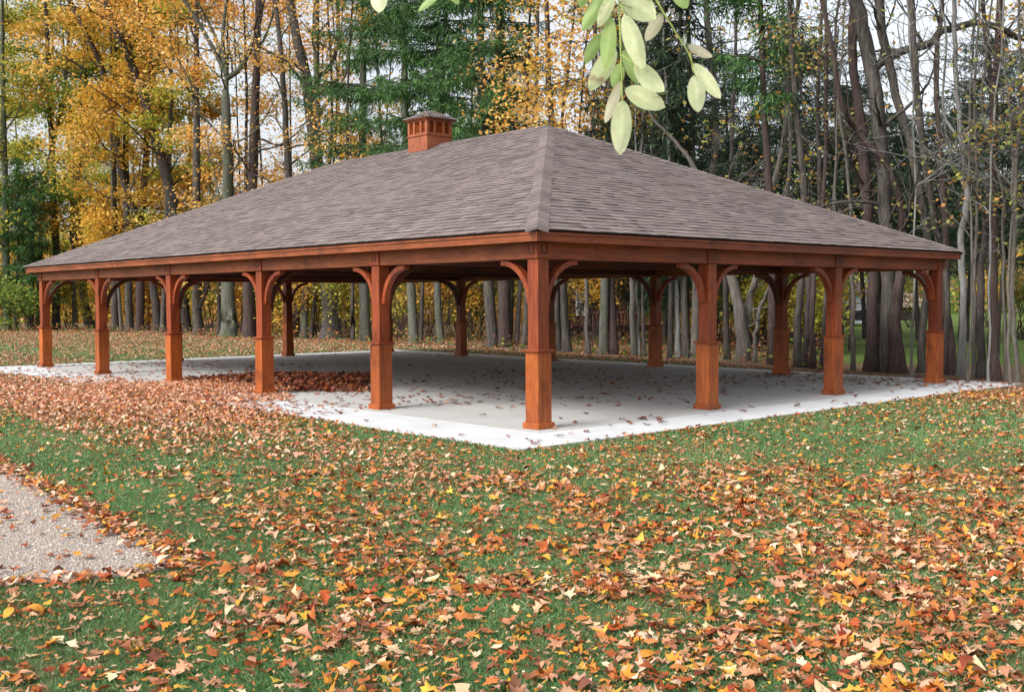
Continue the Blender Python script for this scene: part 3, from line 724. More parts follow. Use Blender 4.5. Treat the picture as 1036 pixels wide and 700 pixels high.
def trunk_path(base, path, Y, rg, topz=17):
    pts = [np.array(at(*base, Y))]; pts[0][2] = -.05
    for k, (x, y) in enumerate(path):
        p = np.array(at(x, y, Y)); p[1] += rg.normal(0, .12); pts.append(p)
    d = pts[-1] - pts[-2]; d /= np.linalg.norm(d); d = d + np.array([0, 0, .6]); d /= np.linalg.norm(d)
    while pts[-1][2] < topz: d = d + rg.normal(0, .08, 3); d /= np.linalg.norm(d); pts.append(pts[-1] + d * 2.2)
    return pts
def make_tree(base, w_px, path, bark, pal, dens, z0=None, limbs=(), wt=None, twigs=1.0, kind='tree', flare=1.0, seed=0, lsz=1.0, topz=None):
    rg = np.random.default_rng(seed); g_ = gpt(*base); Y = g_.y; ppm = F_PX / Y
    root = empty('broadleaf_tree' if kind == 'tree' else 'sapling', (0, 0, 0)); root.location = (g_.x, g_.y, 0)
    off = np.array([g_.x, g_.y, 0])
    topz = topz or max(10.0, (302 + 90) / ppm + 2)
    P = np.array(trunk_path(base, path, Y, rg, topz)); S = catmull(P, 5)
    S[1:-1, :2] += rg.normal(0, .015, (len(S) - 2, 2))
    r0_ = w_px / ppm / 2; hz = np.clip((S[:, 2]) / S[-1, 2], 0, 1)
    if wt is None: rad = r0_ * (1 - .8 * hz ** 1.15)
    else:
        zt = min(302 / ppm + 1.77, topz * .97); rad = np.interp(S[:, 2], [0, zt, topz], [r0_, wt / ppm / 2, wt / ppm / 2 * .4])
    rad = rad * (1 + .45 * flare * np.exp(-np.clip(S[:, 2], 0, 9) / .28)); rad = np.maximum(rad, .02)
    # extra rings close to the ground keep the flare short
    zb = S[1, 2]
    if zb > .7:
        ts = np.array([.0, .15, .4, .8]) / max(zb, .01); ex = S[0] + (S[1] - S[0]) * ts[:, None]
        r1 = np.interp(S[1, 2], S[:, 2], rad); S = np.vstack([ex, S[1:]])
        rad = np.concatenate([[r0_ * (1 + .5 * flare), r0_ * (1 + .25 * flare), r0_ * (1 + .06 * flare), r0_], rad[1:]])
    tm = TreeMesh(); V, F = tube_np(S - off, rad, 10); 
    ang = np.tile(np.arange(10), len(S)); ctr = np.repeat(S - off, 10, 0)
    wob = 1 + .10 * np.sin(ang * 1.9 + np.repeat(S[:, 2], 10) * .7 + seed) * 1.0; V = ctr + (V - ctr) * wob[:, None]
    tm.add(V, F)
    ct = TreeMesh(); tips = []
    for lb in limbs:
        pp, wa, wb = lb[0], lb[1], lb[2]; Q = [np.array(at(x, y, Y)) for x, y in pp]
        for q_i, q in enumerate(Q): q[1] += (0 if q_i == 0 else rg.normal(0, .25))
        Q = catmull(Q, 4); rr = np.linspace(wa, wb, len(Q)) / ppm / 2; V, F = tube_np(Q - off, rr, 8); tm.add(V, F)
        for k in range(2, len(Q), 3):
            d = rg.normal(0, 1, 3); d[2] = abs(d[2]); d /= np.linalg.norm(d)
            branch(rg, ct, Q[k] - off, d, rg.uniform(.8, 2.2) * 30 / ppm * twigs + .3, max(rr[k] * .4, .012), 1, tips)
    z0 = z0 if z0 is not None else 2.6
    zmax = min(topz, (302 + 60) / ppm + 1.8); nl = int((9 + 8 * dens) * twigs)
    for k in range(nl):
        z = rg.uniform(z0, zmax) if k < nl * .85 else rg.uniform(zmax, topz)
        i = int(np.clip(np.searchsorted(S[:, 2], z), 1, len(S) - 1)); az = rg.uniform(0, 6.283)
        d = np.array([math.cos(az), math.sin(az), rg.uniform(.1, .9)]); d /= np.linalg.norm(d); ln = rg.uniform(.6, 1.6) * ((1 + r0_ * 7) if kind == 'tree' else 1.6) * (.75 if ppm > 35 else 1.2)
        branch(rg, ct, S[i] - off, d, ln, max(min(rad[min(i, len(rad) - 1)] * .35, .06), .012), 2 if ln > 1.4 else 1, tips)
    if pal == 'B': dens *= .4
    elif base[0] < 225: dens *= 1.5; lsz *= 1.3
    if dens > 0 and tips:
        T = np.array(tips); sel = rg.random(len(T)) < min(1, dens * .9); T = T[sel]
        if len(T):
            k = int(14 + 10 * dens); Pn = np.repeat(T, k, 0) + rg.normal(0, 1, (len(T) * k, 3)) * np.array([.55, .55, .17]) * (1.1 if ppm < 35 else .7)
            sz = rg.uniform(.09, .19, len(Pn)) * lsz * (1.0 if ppm < 35 else .75); V, F, C = leafquads(Pn, sz, rg, PAL[pal], .55)
            ct.add(V, F, C, 1)
    tm.build('trunk', BARK[bark], root, smooth=True); ct.build('crown', [BARK[bark], M_leaf], root)
    return root
def make_conifer(base, w_px, path, bark, z0, seed=0, reach=2.6, pal='D', dens=1.0, topz=None, name='spruce_tree'):
    rg = np.random.default_rng(seed); g_ = gpt(*base); Y = g_.y; ppm = F_PX / Y; root = empty(name, (g_.x, g_.y, 0)); off = np.array([g_.x, g_.y, 0])
    topz = topz or (302 + 90) / ppm + 3
    S = catmull(trunk_path(base, path, Y, rg, topz), 5); r0_ = w_px / ppm / 2; rad = r0_ * (1 - .7 * np.clip(S[:, 2] / S[-1, 2], 0, 1)) * (1 + .3 * np.exp(-np.clip(S[:, 2], 0, 9) / .3))
    tm = TreeMesh(); V, F = tube_np(S - off, rad, 9); tm.add(V, F); ct = TreeMesh(); NP = []; ND = []
    z = z0
    while z < S[-1, 2] - .3:
        i = int(np.clip(np.searchsorted(S[:, 2], z), 1, len(S) - 1)); 
        for b in range(int(rg.integers(2, 5))):
            az = rg.uniform(0, 6.283); ln = reach * rg.uniform(.45, 1.05) * (1 - .35 * (z - z0) / (S[-1, 2] - z0 + .1)); d = np.array([math.cos(az), math.sin(az), rg.uniform(-.05, .3)]); p = S[i] - off + np.array([0, 0, rg.uniform(-.2, .2)])
            pts = [p.copy()]; n = 8
            for q in range(n):
                d = d + np.array([0, 0, -.09 + .028 * q]) + rg.normal(0, .05, 3); d /= np.linalg.norm(d); p = p + d * ln / n; pts.append(p.copy())
            pts = np.array(pts); V, F = tube_np(pts, np.linspace(.035, .008, n + 1), 3); ct.add(V, F)
            m = int(125 * ln * dens); t = rg.random(m) ** .75 * n; a = np.floor(t).astype(int).clip(0, n - 1); fr = (t - a)[:, None]
            c = pts[a] * (1 - fr) + pts[a + 1] * fr; side = rg.normal(0, .16, (m, 3)); side[:, 2] = -np.abs(rg.normal(0, .26, m)) ; NP.append(c + side * (.6 + .8 * (1 - t / n))[:, None])
            dd = side + rg.normal(0, .08, (m, 3)) + (pts[-1] - pts[0])[None] * .05; ND.append(dd)
        z += rg.uniform(.22, .5)
    P = np.vstack(NP); D = np.vstack(ND); D /= np.linalg.norm(D, axis=1)[:, None] + 1e-9
    n = len(P); ln = rg.uniform(.14, .34, n)[:, None]; sd_ = np.cross(D, rg.normal(0, 1, (n, 3))); sd_ /= np.linalg.norm(sd_, axis=1)[:, None] + 1e-9
    wq = ln * rg.uniform(.045, .095, (n, 1)); V = np.stack([P - D * ln * .5, P + sd_ * wq, P + D * ln * .5, P - sd_ * wq], 1)
    C = PAL[pal][rg.integers(0, len(PAL[pal]), n)] * rg.uniform(.6, 1.2, (n, 1))
    ct.add(V.reshape(-1, 3), np.arange(n * 4).reshape(n, 4), np.repeat(C, 4, 0), 1)
    tm.build('trunk', BARK[bark], root, smooth=True); ct.build('crown', [BARK[bark], M_needle], root); return root

# base(px,py), width, path upwards, bark, kind/palette, density, description, extras
TR = [
 ((-22,334),8,[(-24,150),(-26,0)],'grey','Y',.7,'grey trunk at the picture edge',{}),
 ((7,334),8,[(6,200),(3,100),(2,0)],'green','Y',.5,'straight green-tinged trunk',{}),
 ((16,334),4,[(18,250),(20,200)],'dark','C',0,'thin dark spruce',dict(z0=1.6,reach=2.0,topz=8.6)),
 ((31,334),6,[(33,250),(34,210)],'dark','C',0,'dark spruce with low boughs',dict(z0=1.4,reach=2.4,topz=7.8)),
 ((39,333),6,[(44,200),(66,90),(72,0)],'grey','K',.9,'grey trunk with green leaves',{}),
 ((57,333),8,[(56,250),(52,120),(48,0)],'dark','Y',1.0,'dark trunk under yellow-green crown',{}),
 ((76,333),5,[(74,200),(90,0)],'grey','G',1.0,'slim grey trunk with golden leaves',{}),
 ((92,331.5),9,[(83,290),(80,200),(86,90),(94,0)],'dark','Y',.9,'dark trunk that curves left from its foot',{}),
 ((116,335),7,[(116,270),(114,150),(118,0)],'grey','G',.6,'grey trunk with a golden crown',{}),
 ((123,335),3.5,[(119,280),(114,200),(112,0)],'light','N',0,'pale thin pole leaning left',{}),
 ((131,335),8,[(129,250),(126,120),(136,0)],'grey','G',.7,'grey-brown trunk with orange leaves',{}),
 ((141,335),9,[(142,230),(150,120),(158,0)],'brown','G',.8,'brown trunk with golden leaves',{}),
 ((160,335),8,[(155,286),(146,240),(130,200),(122,170),(113,110),(100,60),(70,0)],'dark','G',.5,'dark trunk leaning far left',dict(wt=5)),
 ((165,336),6,[(168,250),(172,120),(174,0)],'grey','Y',.7,'slim grey trunk with yellow-green leaves',{}),
 ((187,336),13,[(182,250),(171,190),(157,140),(143,100),(130,60),(110,15)],'dark','O',.5,'thick dark trunk leaning left',dict(wt=7)),
 ((201,338.6),10,[(199,300),(199,200),(199,80),(198,0)],'grey','O',.55,'forked grey trunk',dict(limbs=[([(200,312),(206,296),(211,283),(222,250),(236,190)],7,4)])),
 ((221.6,339),4.5,[(224,280),(238,230),(248,190),(248,80),(246,0)],'dark','O',.45,'thin dark trunk with orange leaves',{}),
 ((231,341),15,[(231,260),(231,180),(229,120),(229,74)],'green','O',.08,'stout grey-green trunk forking above the roof',dict(wt=9,topz=11.8,limbs=[([(229,76),(216,50),(200,22),(180,-10)],5,3),([(229,74),(226,40),(232,-5)],5,3),([(229,80),(240,70),(250,58),(258,35),(266,0),(268,-20)],6,3),([(251,56),(265,45),(275,20),(285,-10)],3,2),([(228,72),(214,30),(196,-6)],4,2)])),
 ((253,341),13,[(252,280),(254,210),(258,120),(262,0)],'brown','O',.35,'broad grey trunk with orange leaves',{}),
 ((298,341.7),9,[(299,260),(292,170),(286,80),(278,0)],'grey','O',.5,'grey-brown trunk with golden leaves',{}),
 ((307.6,342),7,[(310,280),(318,210),(322,150),(321,90),(320,0)],'green','O',.12,'light grey trunk with long limb arching left',dict(wt=6,limbs=[([(323,130),(316,105),(305,82),(290,64),(274,53),(256,55)],4,2),([(322,78),(333,66),(340,40),(342,0),(343,-10)],5,3),([(322,118),(335,98),(350,75),(352,45)],4,2.5),([(337,52),(320,40),(305,22)],3,1.5)])),
 ((315,342),4,[(322,260),(333,170),(335,90),(331,0)],'dark','O',.3,'thin dark trunk with orange leaves',{}),
 ((335,342),19,[(334,310),(329,250),(319,160),(309,75),(303,50),(296,15),(292,-5)],'grey','O',.1,'thick flared grey trunk leaning left',dict(wt=8,flare=1.7)),
 ((357,345),4,[(356,250),(352,120),(356,0)],'dark','O',.5,'thin dark trunk',{}),
 ((370,344.5),11,[(368,250),(367,150),(367,0)],'green','C',0,'big spruce with drooping boughs',dict(z0=6.4,reach=3.3,dens=.85)),
 ((419,347),10,[(415,280),(411,150),(409,0)],'green','C',0,'big spruce with a straight grey trunk',dict(z0=6.2,reach=3.3,dens=.85)),
 ((426,348),4,[(428,280),(436,150),(445,0)],'dark','C',0,'slim dark spruce leaning right',dict(z0=6.6,reach=2.4)),
 ((446,347.5),8,[(442.5,280),(446,130),(452,0)],'green','C',0,'spruce with a green-grey trunk',dict(z0=6.0,reach=3.0,dens=.75)),
 ((499,351),12,[(494,280),(489,140),(486,0)],'grey','C',0,'spruce with a thick grey trunk',dict(z0=5.6,reach=3.0,dens=.85)),
 ((511,351),14,[(510,280),(508,120),(506,0)],'brown','C',0,'spruce with thick brown trunk',dict(z0=6.0,reach=2.6)),
 ((522,351),5,[(527,280),(533,120),(537,0)],'dark','O',.22,'slim dark trunk with a few orange leaves',{}),
 ((531.5,352),7,[(534,280),(540,150),(545,0)],'grey','O',.22,'grey trunk',{}),
 ((565,356),5,[(563,290),(568,130),(582,0)],'grey','G',.22,'slim grey trunk with golden leaves',{}),
 ((573.5,356),10,[(568,285),(560,150),(553,0)],'grey','O',.22,'grey trunk leaning left',{}),
 ((595,358.5),4.5,[(594,280),(600,140),(604,0)],'light','O',.5,'slender pale trunk with flared foot',dict(flare=1.8)),
 ((610,358.5),9,[(612,280),(616,120),(618,0)],'green','G',.22,'grey-green trunk with golden leaves',{}),
 ((621.5,358.5),9,[(619,270),(629,130),(637,0)],'brown','C',0,'brown-trunked spruce',dict(z0=5.0,reach=2.2,dens=.55,pal='E')),
 ((642,360),6,[(640,280),(650,140),(655,0)],'light','B',.12,'light brown trunk',{}),
 ((646.5,360),3,[(645,280),(643,140),(640,0)],'pale','N',0,'thin whitish pole',{}),
 ((652,360),3.5,[(651,280),(660,140),(668,0)],'grey','B',.2,'thin grey pole',{}),
 ((678,362),6,[(679,270),(684,140),(688,0)],'dark','C',0,'dark green spruce',dict(z0=2.6,reach=2.0,dens=.6,pal='E')),
 ((686,362),5.5,[(683,276),(676,140),(670,0)],'pale','N',0,'smooth whitish trunk',{}),
 ((694.5,362),8,[(693,276),(700,150),(696,0)],'grey','C',0,'grey-trunked spruce',dict(z0=4.0,reach=2.2,dens=.55,pal='E')),
 ((703,362),9,[(706,260),(721,172),(722,100),(715,20),(713,0)],'light','B',.25,'light grey trunk beneath the hanging leaves',dict(wt=6)),
 ((736,364),6,[(734,276),(741,120),(745,0)],'dark','B',.12,'dark trunk leaning right',{}),
 ((752,366),14,[(749,330),(739,276),(722,215),(700,168),(678,138),(656,112)],'light','N',0,'thick pale two-stemmed leaning trunk',dict(wt=2.5,topz=6.9,limbs=[([(752,342),(757,320),(760,300),(765,278),(775,220),(790,150),(800,60),(808,0)],9,4)])),
 ((763,367.5),4,[(764,338),(771,310),(779,288),(790,230),(799,150),(795,60),(793,0)],'light','B',.3,'thin pale crooked stem',dict(wt=3)),
 ((781.5,369),10,[(781,276),(778,190),(772,100),(770,0)],'brown','C',0,'spruce with a thick dark trunk',dict(z0=6.6,reach=1.7)),
 ((807,371.5),8,[(808,330),(812,276),(815,200),(806,100),(797,0)],'grey','B',.35,'leaning grey trunk with olive leaves',dict(wt=5)),
 ((814,372),6,[(818,300),(820,276),(828,200),(827,100),(831,0)],'dark','B',.3,'dark trunk leaning right',{}),
 ((822,373),6,[(823,276),(835,180),(836,0)],'brown','B',.3,'slim brown trunk',{}),
 ((831,374),4.5,[(834,300),(838,250),(847,150),(843,60),(846,0)],'grey','B',.12,'slim grey trunk',{}),
 ((863,375),4.5,[(862,300),(860,200),(851,110),(843,70),(831,0)],'light','B',.3,'thin grey trunk',{}),
 ((881.6,376),13,[(881,276),(877,225),(872,130),(863,60),(866,0)],'brown','N',0,'straight reddish-brown trunk',dict(wt=8)),
 ((898,377),13,[(897,290),(894,190),(886,120),(880,60),(868,0)],'grey','B',.06,'massive grey trunk with long arching limb',dict(wt=14,flare=.6,limbs=[([(884,70),(897,60),(912,53),(935,48),(950,33),(968,27),(985,26),(1010,32),(1036,38),(1070,36)],9,6)])),
 ((910,378),14,[(907,325),(911,276),(917,235),(905,187),(890,160),(880,150)],'brown','N',0,'curved brown trunk with broken top',dict(wt=6,topz=4.7,flare=1.0,limbs=[([(893,162),(872,132),(856,118),(846,90),(838,45),(828,0)],6,4)])),
 ((931,377),7,[(934,320),(938,260),(921,160),(905,80),(888,0)],'grey','N',0,'dark grey trunk leaning left',dict(wt=9)),
 ((956,379),5,[(956,300),(953,250),(940,180),(927,100),(922,0)],'grey','B',.15,'grey trunk leaning left',dict(wt=8)),
 ((963.5,379.5),8,[(961,290),(956,200),(950,100),(955,0)],'brown','B',.12,'slim brown trunk leaning left',{}),
 ((971.5,381),7.5,[(971,300),(972,245),(976,200),(974,120),(968,60),(962,0)],'pale','B',.12,'smooth pale trunk forking above eave',dict(wt=4,limbs=[([(975,190),(966,150),(961,110),(958,40),(950,0)],3.5,2)])),
 ((985.5,383),4,[(987,290),(990,200),(985,100),(988,0)],'light','B',.15,'slim light grey stem',{}),
 ((991.5,383.5),8,[(995,270),(1000,150),(996,0)],'dark','B',.12,'dark trunk',{}),
 ((1007,385),11,[(1005,280),(1003,150),(1008,0)],'brown','B',.12,'thick reddish-brown trunk',{}),
 ((1018,386),3.5,[(1015,280),(1012,190),(996,110),(1000,0)],'light','B',.2,'thin pale sapling',{}),
 ((1029,387),5,[(1028,300),(1024,180),(1032,100),(1028,0)],'light','B',.2,'pale slim trunk at picture edge',{}),
 ((1056,389),9,[(1058,200),(1050,0)],'grey','B',.2,'grey trunk just beyond the picture edge',{}),
]
# bare pale saplings in front of the right-hand wood, all fine grey twigs
for q, (px, py, wp, x1_, x0_) in enumerate([(850, 377, 3, 846, 852), (922, 381, 2.5, 926, 914), (979, 387, 3, 981, 990), (1000, 388, 2.5, 1004, 1016), (1022, 390, 3, 1024, 1012), (1044, 391, 3, 1046, 1040)]):
    TR.append(((px, py), wp, [((px + x1_) / 2, 290), (x1_, 160), (x0_, 0)], 'pale' if q % 2 else 'light', 'T', .04, 'bare pale twiggy sapling', dict(z0=2.2, topz=9)))
labels = {}; made = []
byb = {}
for t in sorted(TR, key=lambda t: t[0][0]): byb.setdefault(bays(t[0][0]), []).append(t)
for t in TR:
    base, wpx, path, bark, pal, dens, desc, ex = t
    sd_ = int(abs(base[0]) * 7) + 3
    if pal == 'C': o = make_conifer(base, wpx, path, bark, seed=sd_, **ex); cat = 'conifer'
    else: o = make_tree(base, wpx, path, bark, 'B' if pal in 'NT' else pal, dens, seed=sd_, kind='sapling' if pal == 'T' else 'tree', twigs=(.5 if pal == 'N' else 2.6 if pal == 'T' else 1.0), **ex); cat = 'tree'
    grp = byb[bays(base[0])]; k = grp.index(t)
    lab = '%s, %s %s' % (desc, ORD[k] if k < len(ORD) else 'last', bay(base[0]))
    tag(o, lab, cat, 'trees at the edge of the wood')

# deeper trees (each its own thing, labels by where they stand)
rgd = np.random.default_rng(77); dc = {}
def pick(px):
    if px < 110: return rgd.choice(['Y', 'K', 'G', 'Y'])
    if px < 350: return rgd.choice(['O', 'G', 'G', 'Y'])
    if px < 620: return rgd.choice(['O', 'G', 'G', 'Y'])
    return rgd.choice(['B', 'G', 'K', 'Y'])
for px in list(np.linspace(-60, 640, 30)) + list(np.linspace(628, 1075, 26)):
    px = px + rgd.uniform(-9, 9)
    yb = np.interp(px, [p[0] for p in edge_px], [p[1] for p in edge_px]); D = F_PX * CAM_H / (yb - 302)
    Y = D + rgd.uniform(8, 38) if px < 634 else D + rgd.uniform(9, 30); py = 302.1 + F_PX * CAM_H / Y; dx = rgd.uniform(-25, 25); ppm = F_PX / Y
    if px > 634 and rgd.random() < .85 or (480 < px < 634 and rgd.random() < .3):
        tz = 1.77 + (302 - rgd.uniform(50, 190)) / ppm
        o = make_conifer((px, py), rgd.uniform(3, 5), [(px + dx * .2, 240), (px + dx * .4, 180)], 'dark', z0=rgd.uniform(1.2, 2.6) if px < 850 else rgd.uniform(2.6, 4.0), seed=int(px * 3 + 500), reach=2.7, dens=.9, pal='E', topz=tz); tp = 'conifer'; nm = 'dark conifer'
    else:
        o = make_tree((px, py), rgd.uniform(2.0, 4.2), [(px + dx * .3, 200), (px + dx, 0)], str(rgd.choice(['dark', 'dark', 'brown'])), str(pick(px)), (rgd.uniform(.6, 1.0) if px < 215 else rgd.uniform(.22, .5)) if px < 634 else .2, seed=int(px * 3 + 500), z0=rgd.uniform(1.2, 3.5), lsz=1.35, twigs=.8); tp = 'tree'; nm = 'slender leafy tree'
    dc[(nm, bays(px))] = dc.get((nm, bays(px)), -1) + 1
    tag(o, '%s deep in the wood, %s %s' % (nm, ORD[min(dc[(nm, bays(px))], 11)], bay(px)), tp, 'trees deep in the wood')

# understorey shrubs
def shrub(px, Y, wd, ht, pal, label, seed, n=1500, lsz=.16):
    rg = np.random.default_rng(seed); p = at(px, 300, Y); root = empty('shrub', (p.x, Y, 0)); st = TreeMesh(); fo = TreeMesh(); tips = []
    for k in range(9):
        az = rg.uniform(0, 6.283); d = np.array([math.cos(az) * .5, math.sin(az) * .5, 1.0]); d /= np.linalg.norm(d)
        branch(rg, st, np.array([rg.normal(0, .15), rg.normal(0, .15), 0.0]), d, ht * rg.uniform(.6, 1.0), .03, 2, tips)
    T = np.array(tips); T[:, :2] *= wd / max(ht, .1) * 1.2; k = rg.integers(0, len(T), n)
    P = T[k] + rg.normal(0, 1, (n, 3)) * np.array([.3, .3, .12]); P[:, 2] = np.abs(P[:, 2]) + .05
    V, F, C = leafquads(P, rg.uniform(.6, 1.25, n) * lsz, rg, PAL[pal], .5); fo.add(V, F, C)
    st.build('stem', BARK['brown'], root); fo.build('foliage', M_leaf, root); tag(root, label, 'shrub', 'shrubs among the trunks'); return root
SH = [(-10, 66, 3, 4, 'K'), (28, 64, 3, 3.5, 'K'), (70, 68, 3.2, 4.5, 'Y'), (97, 72, 3, 4.5, 'G'), (146, 64, 2.6, 4.0, 'G'), (212, 60, 2.8, 4.0, 'Y'), (240, 62, 2.4, 5, 'O'), (280, 56, 2.2, 4, 'Y'), (318, 54, 2.4, 4.5, 'Y'),
      (350, 52, 2, 4.5, 'G'), (398, 50, 2.2, 4.5, 'Y'), (433, 52, 2.4, 5, 'O'), (462, 54, 2.2, 5, 'O'), (480, 47, 2.0, 3.6, 'K'), (556, 46, 1.8, 4, 'G'), (583, 50, 2.4, 5, 'Y'), (604, 52, 2.0, 5.2, 'G'),
      (632, 47, 1.2, 4.6, 'O'), (668, 42, 1.5, 3.6, 'K'), (727, 41, 1.4, 3.4, 'Y'), (756, 43, 2.0, 3.8, 'G'), (775, 38, 1.2, 2.2, 'G'), (797, 40, 1.5, 3.2, 'Y'), (826, 39, 1.2, 2.4, 'G'), (920, 62, 1.8, 4.2, 'B'), (1000, 60, 2.4, 5.0, 'G'), (1032, 44, 1.4, 3.2, 'B')]
SH += [(300, 50, 1.6, 3.2, 'G'), (326, 51, 1.5, 3.0, 'Y'), (348, 49, 1.4, 3.6, 'Y'), (404, 47, 1.6, 4.0, 'Y'), (436, 46, 1.6, 4.2, 'O'), (470, 46, 1.6, 3.8, 'G'), (560, 42, 1.3, 3.4, 'Y'), (601, 40, 1.4, 4.2, 'G'), (768, 36, 1.2, 3.2, 'Y'), (826, 33.5, 1.0, 2.2, 'Y')]
SH.sort()
shn = {'K': 'green', 'Y': 'yellow-green', 'G': 'golden-leaved', 'O': 'orange-leaved', 'B': 'thin olive'}
cnt = {}
for s_ in SH: cnt.setdefault(bays(s_[0]), []).append(s_[0])
for i, (px, Y, wd, ht, pal) in enumerate(SH):
    l = cnt[bays(px)]; k = l.index(px)
    pos = '' if len(l) == 1 else ('%s shrub ' % ORD[k])
    shrub(px, Y, wd, ht, pal, '%s shrub behind trunks, %s%s' % (shn[pal], pos, bay(px)), 300 + i, n=(3000 if Y > 51.5 else 1500) if px < 650 else 1300, lsz=.2 if Y > 50 else .15)

# far-off wood closing the view
rgf = np.random.default_rng(9)
NV = []; NF = []; NC = []; b0 = 0
def farmass(x0, x1, Ya, Yb, z1, n, pals, sz, dn=1.0):
    global b0
    px = rgf.uniform(x0, x1, n); Y = rgf.uniform(Ya, Yb, n); X = (px - 518) / F_PX * Y
    z = z1 * rgf.random(n) ** 1.1 * (.75 + .5 * vnoise(X * .12, Y * .12, 6))
    k = fbm(X * .35 + z * .2, z * .55, 7) + .25 * vnoise(X * .9, z * 1.4, 8) > .46; X, Y, z = X[k], Y[k], z[k]; m = len(X)
    zone = (vnoise(X * .15, z * .22, 12) * len(pals)).astype(int).clip(0, len(pals) - 1)
    C = np.zeros((m * 4, 3)); V, F, C0 = leafquads(np.stack([X, Y, z], -1), rgf.uniform(.7, 1.3, m) * sz, rgf, PAL['G'], .8)
    col = np.array([PAL[pals[q]][rgf.integers(0, len(PAL[pals[q]]))] for q in zone]) * rgf.uniform(.6, 1.1, (m, 1))
    NV.append(V); NF.append(F + b0); NC.append(np.repeat(col, 4, 0)); b0 += len(V)
farmass(-200, 360, 84, 125, 8, 46000, ['G', 'G', 'O', 'Y', 'K'], .42)
farmass(340, 640, 76, 115, 7.5, 26000, ['O', 'G', 'Y', 'G'], .40)
farmass(640, 860, 62, 100, 9, 26000, ['D', 'K', 'G', 'B', 'D'], .36)
farmass(850, 1250, 110, 150, 16, 30000, ['D', 'K', 'G', 'B', 'D'], .5)
o = fast('distant_wood', np.vstack(NV), np.vstack(NF), M_leaf, np.vstack(NC)); tag(o, 'far-off autumn wood closing the view behind all the trunks', 'woodland', kind='stuff')
# low ground cover under the trees at the wood edge
n = 9000; px = rgf.uniform(-60, 840, n); k = rgf.integers(0, len(EDGE) - 1, n)
yb = np.interp(px, [p[0] for p in edge_px], [p[1] for p in edge_px]); D = F_PX * CAM_H / (yb - 302) + rgf.gamma(1.6, 4.0, n) + .8
X = (px - 518) / F_PX * D; z = .02 + np.abs(rgf.normal(0, .16, n)) * (vnoise(X * .8, D * .8, 3) > .35) * 1.2
V, F, C = leafquads(np.stack([X, D, z], -1), rgf.uniform(.07, .16, n), rgf, np.vstack([PAL['K'] * .8, FC[[3, 8, 12, 14, 0, 9]]]), .6)
o = fast('undergrowth', V, F, M_leaf, C); tag(o, 'low leafy undergrowth on the forest floor along the wood edge', 'undergrowth', kind='stuff')

# ------------------------------------------------------------------ buildings glimpsed through the trunks
def siding(name, col, rows=7):
    m, n, b = newmat(name, .8, .2); wv = n.nodes.new('ShaderNodeTexWave'); wv.bands_direction = 'Z'; wv.inputs['Scale'].default_value = rows * .3
    n.links.new(objco(n), wv.inputs['Vector']); r = ramp(n, [(.0, tuple(c * .8 for c in col)), (.25, col)]); n.links.new(wv.outputs['Fac'], r.inputs['Fac']); n.links.new(r.outputs[0], b.inputs['Base Color']); return m
def flat(name, col, rough=.7): 
    m, n, b = newmat(name, rough, .3); t = noise(n, 3, objco(n)); r = ramp(n, [(.3, tuple(c * .85 for c in col)), (.7, col)]); n.links.new(t.outputs['Fac'], r.inputs['Fac']); n.links.new(r.outputs[0], b.inputs['Base Color']); return m
M_rs = siding('brown_siding', (.11, .035, .028)); M_pane = flat('window_pane', (.35, .38, .40), .15); M_wh = flat('white_paint', (.7, .7, .68)); M_roofb = flat('brown_roof', (.12, .085, .075)); M_ws = siding('pale_siding', (.50, .54, .56)); M_dk = flat('dark_boards', (.035, .025, .022)); M_tan = flat('tan_roof', (.30, .23, .19))
def house(px0, px1, Y, hw, roof_h, wall, roofm, windows, label, depth=7, door=None):
    a = at(px0, 300, Y); b_ = at(px1, 300, Y); W_ = b_.x - a.x; root = empty('house', ((a.x + b_.x) / 2, Y, 0)); tag(root, label, 'house')
    mb = MB(); mb.box((-W_ / 2, 0, 0), (W_ / 2, depth, hw)); mb.build('wall', wall, root)
    mb = MB(); o_ = .4; mb.add([(-W_ / 2 - o_, -o_, hw), (W_ / 2 + o_, -o_, hw), (W_ / 2 + o_, depth + o_, hw), (-W_ / 2 - o_, depth + o_, hw), (-W_ / 2 - o_, depth / 2, hw + roof_h), (W_ / 2 + o_, depth / 2, hw + roof_h)], [(0, 1, 5, 4), (2, 3, 4, 5), (0, 4, 3), (1, 2, 5), (0, 3, 2, 1)]); mb.build('roof', roofm, root)
    for (wx0, wx1, z0, z1) in windows:
        c = (a.x + b_.x) / 2; x0 = at(wx0, 300, Y).x - c; x1 = at(wx1, 300, Y).x - c
        mb = MB(); t = .09
        mb.box((x0 - t, -.06, z0 - t), (x1 + t, -.002, z0)); mb.box((x0 - t, -.06, z1), (x1 + t, -.002, z1 + t)); mb.box((x0 - t, -.06, z0), (x0, -.002, z1)); mb.box((x1, -.06, z0), (x1 + t, -.002, z1)); mb.box((x0, -.05, (z0 + z1) / 2 - .03), (x1, -.004, (z0 + z1) / 2 + .03))
        f = mb.build('window', M_wh, root); mb = MB(); mb.box((x0, -.03, z0), (x1, -.006, z1)); mb.build('pane', M_pane, f)
    return root
h = house(575, 645, 60, 3.0, 1.6, M_rs, M_roofb, [(584, 590.5, .9, 2.2), (636, 640, .9, 2.1)], 'dark red-brown house half hidden by trunks right of the front corner post')
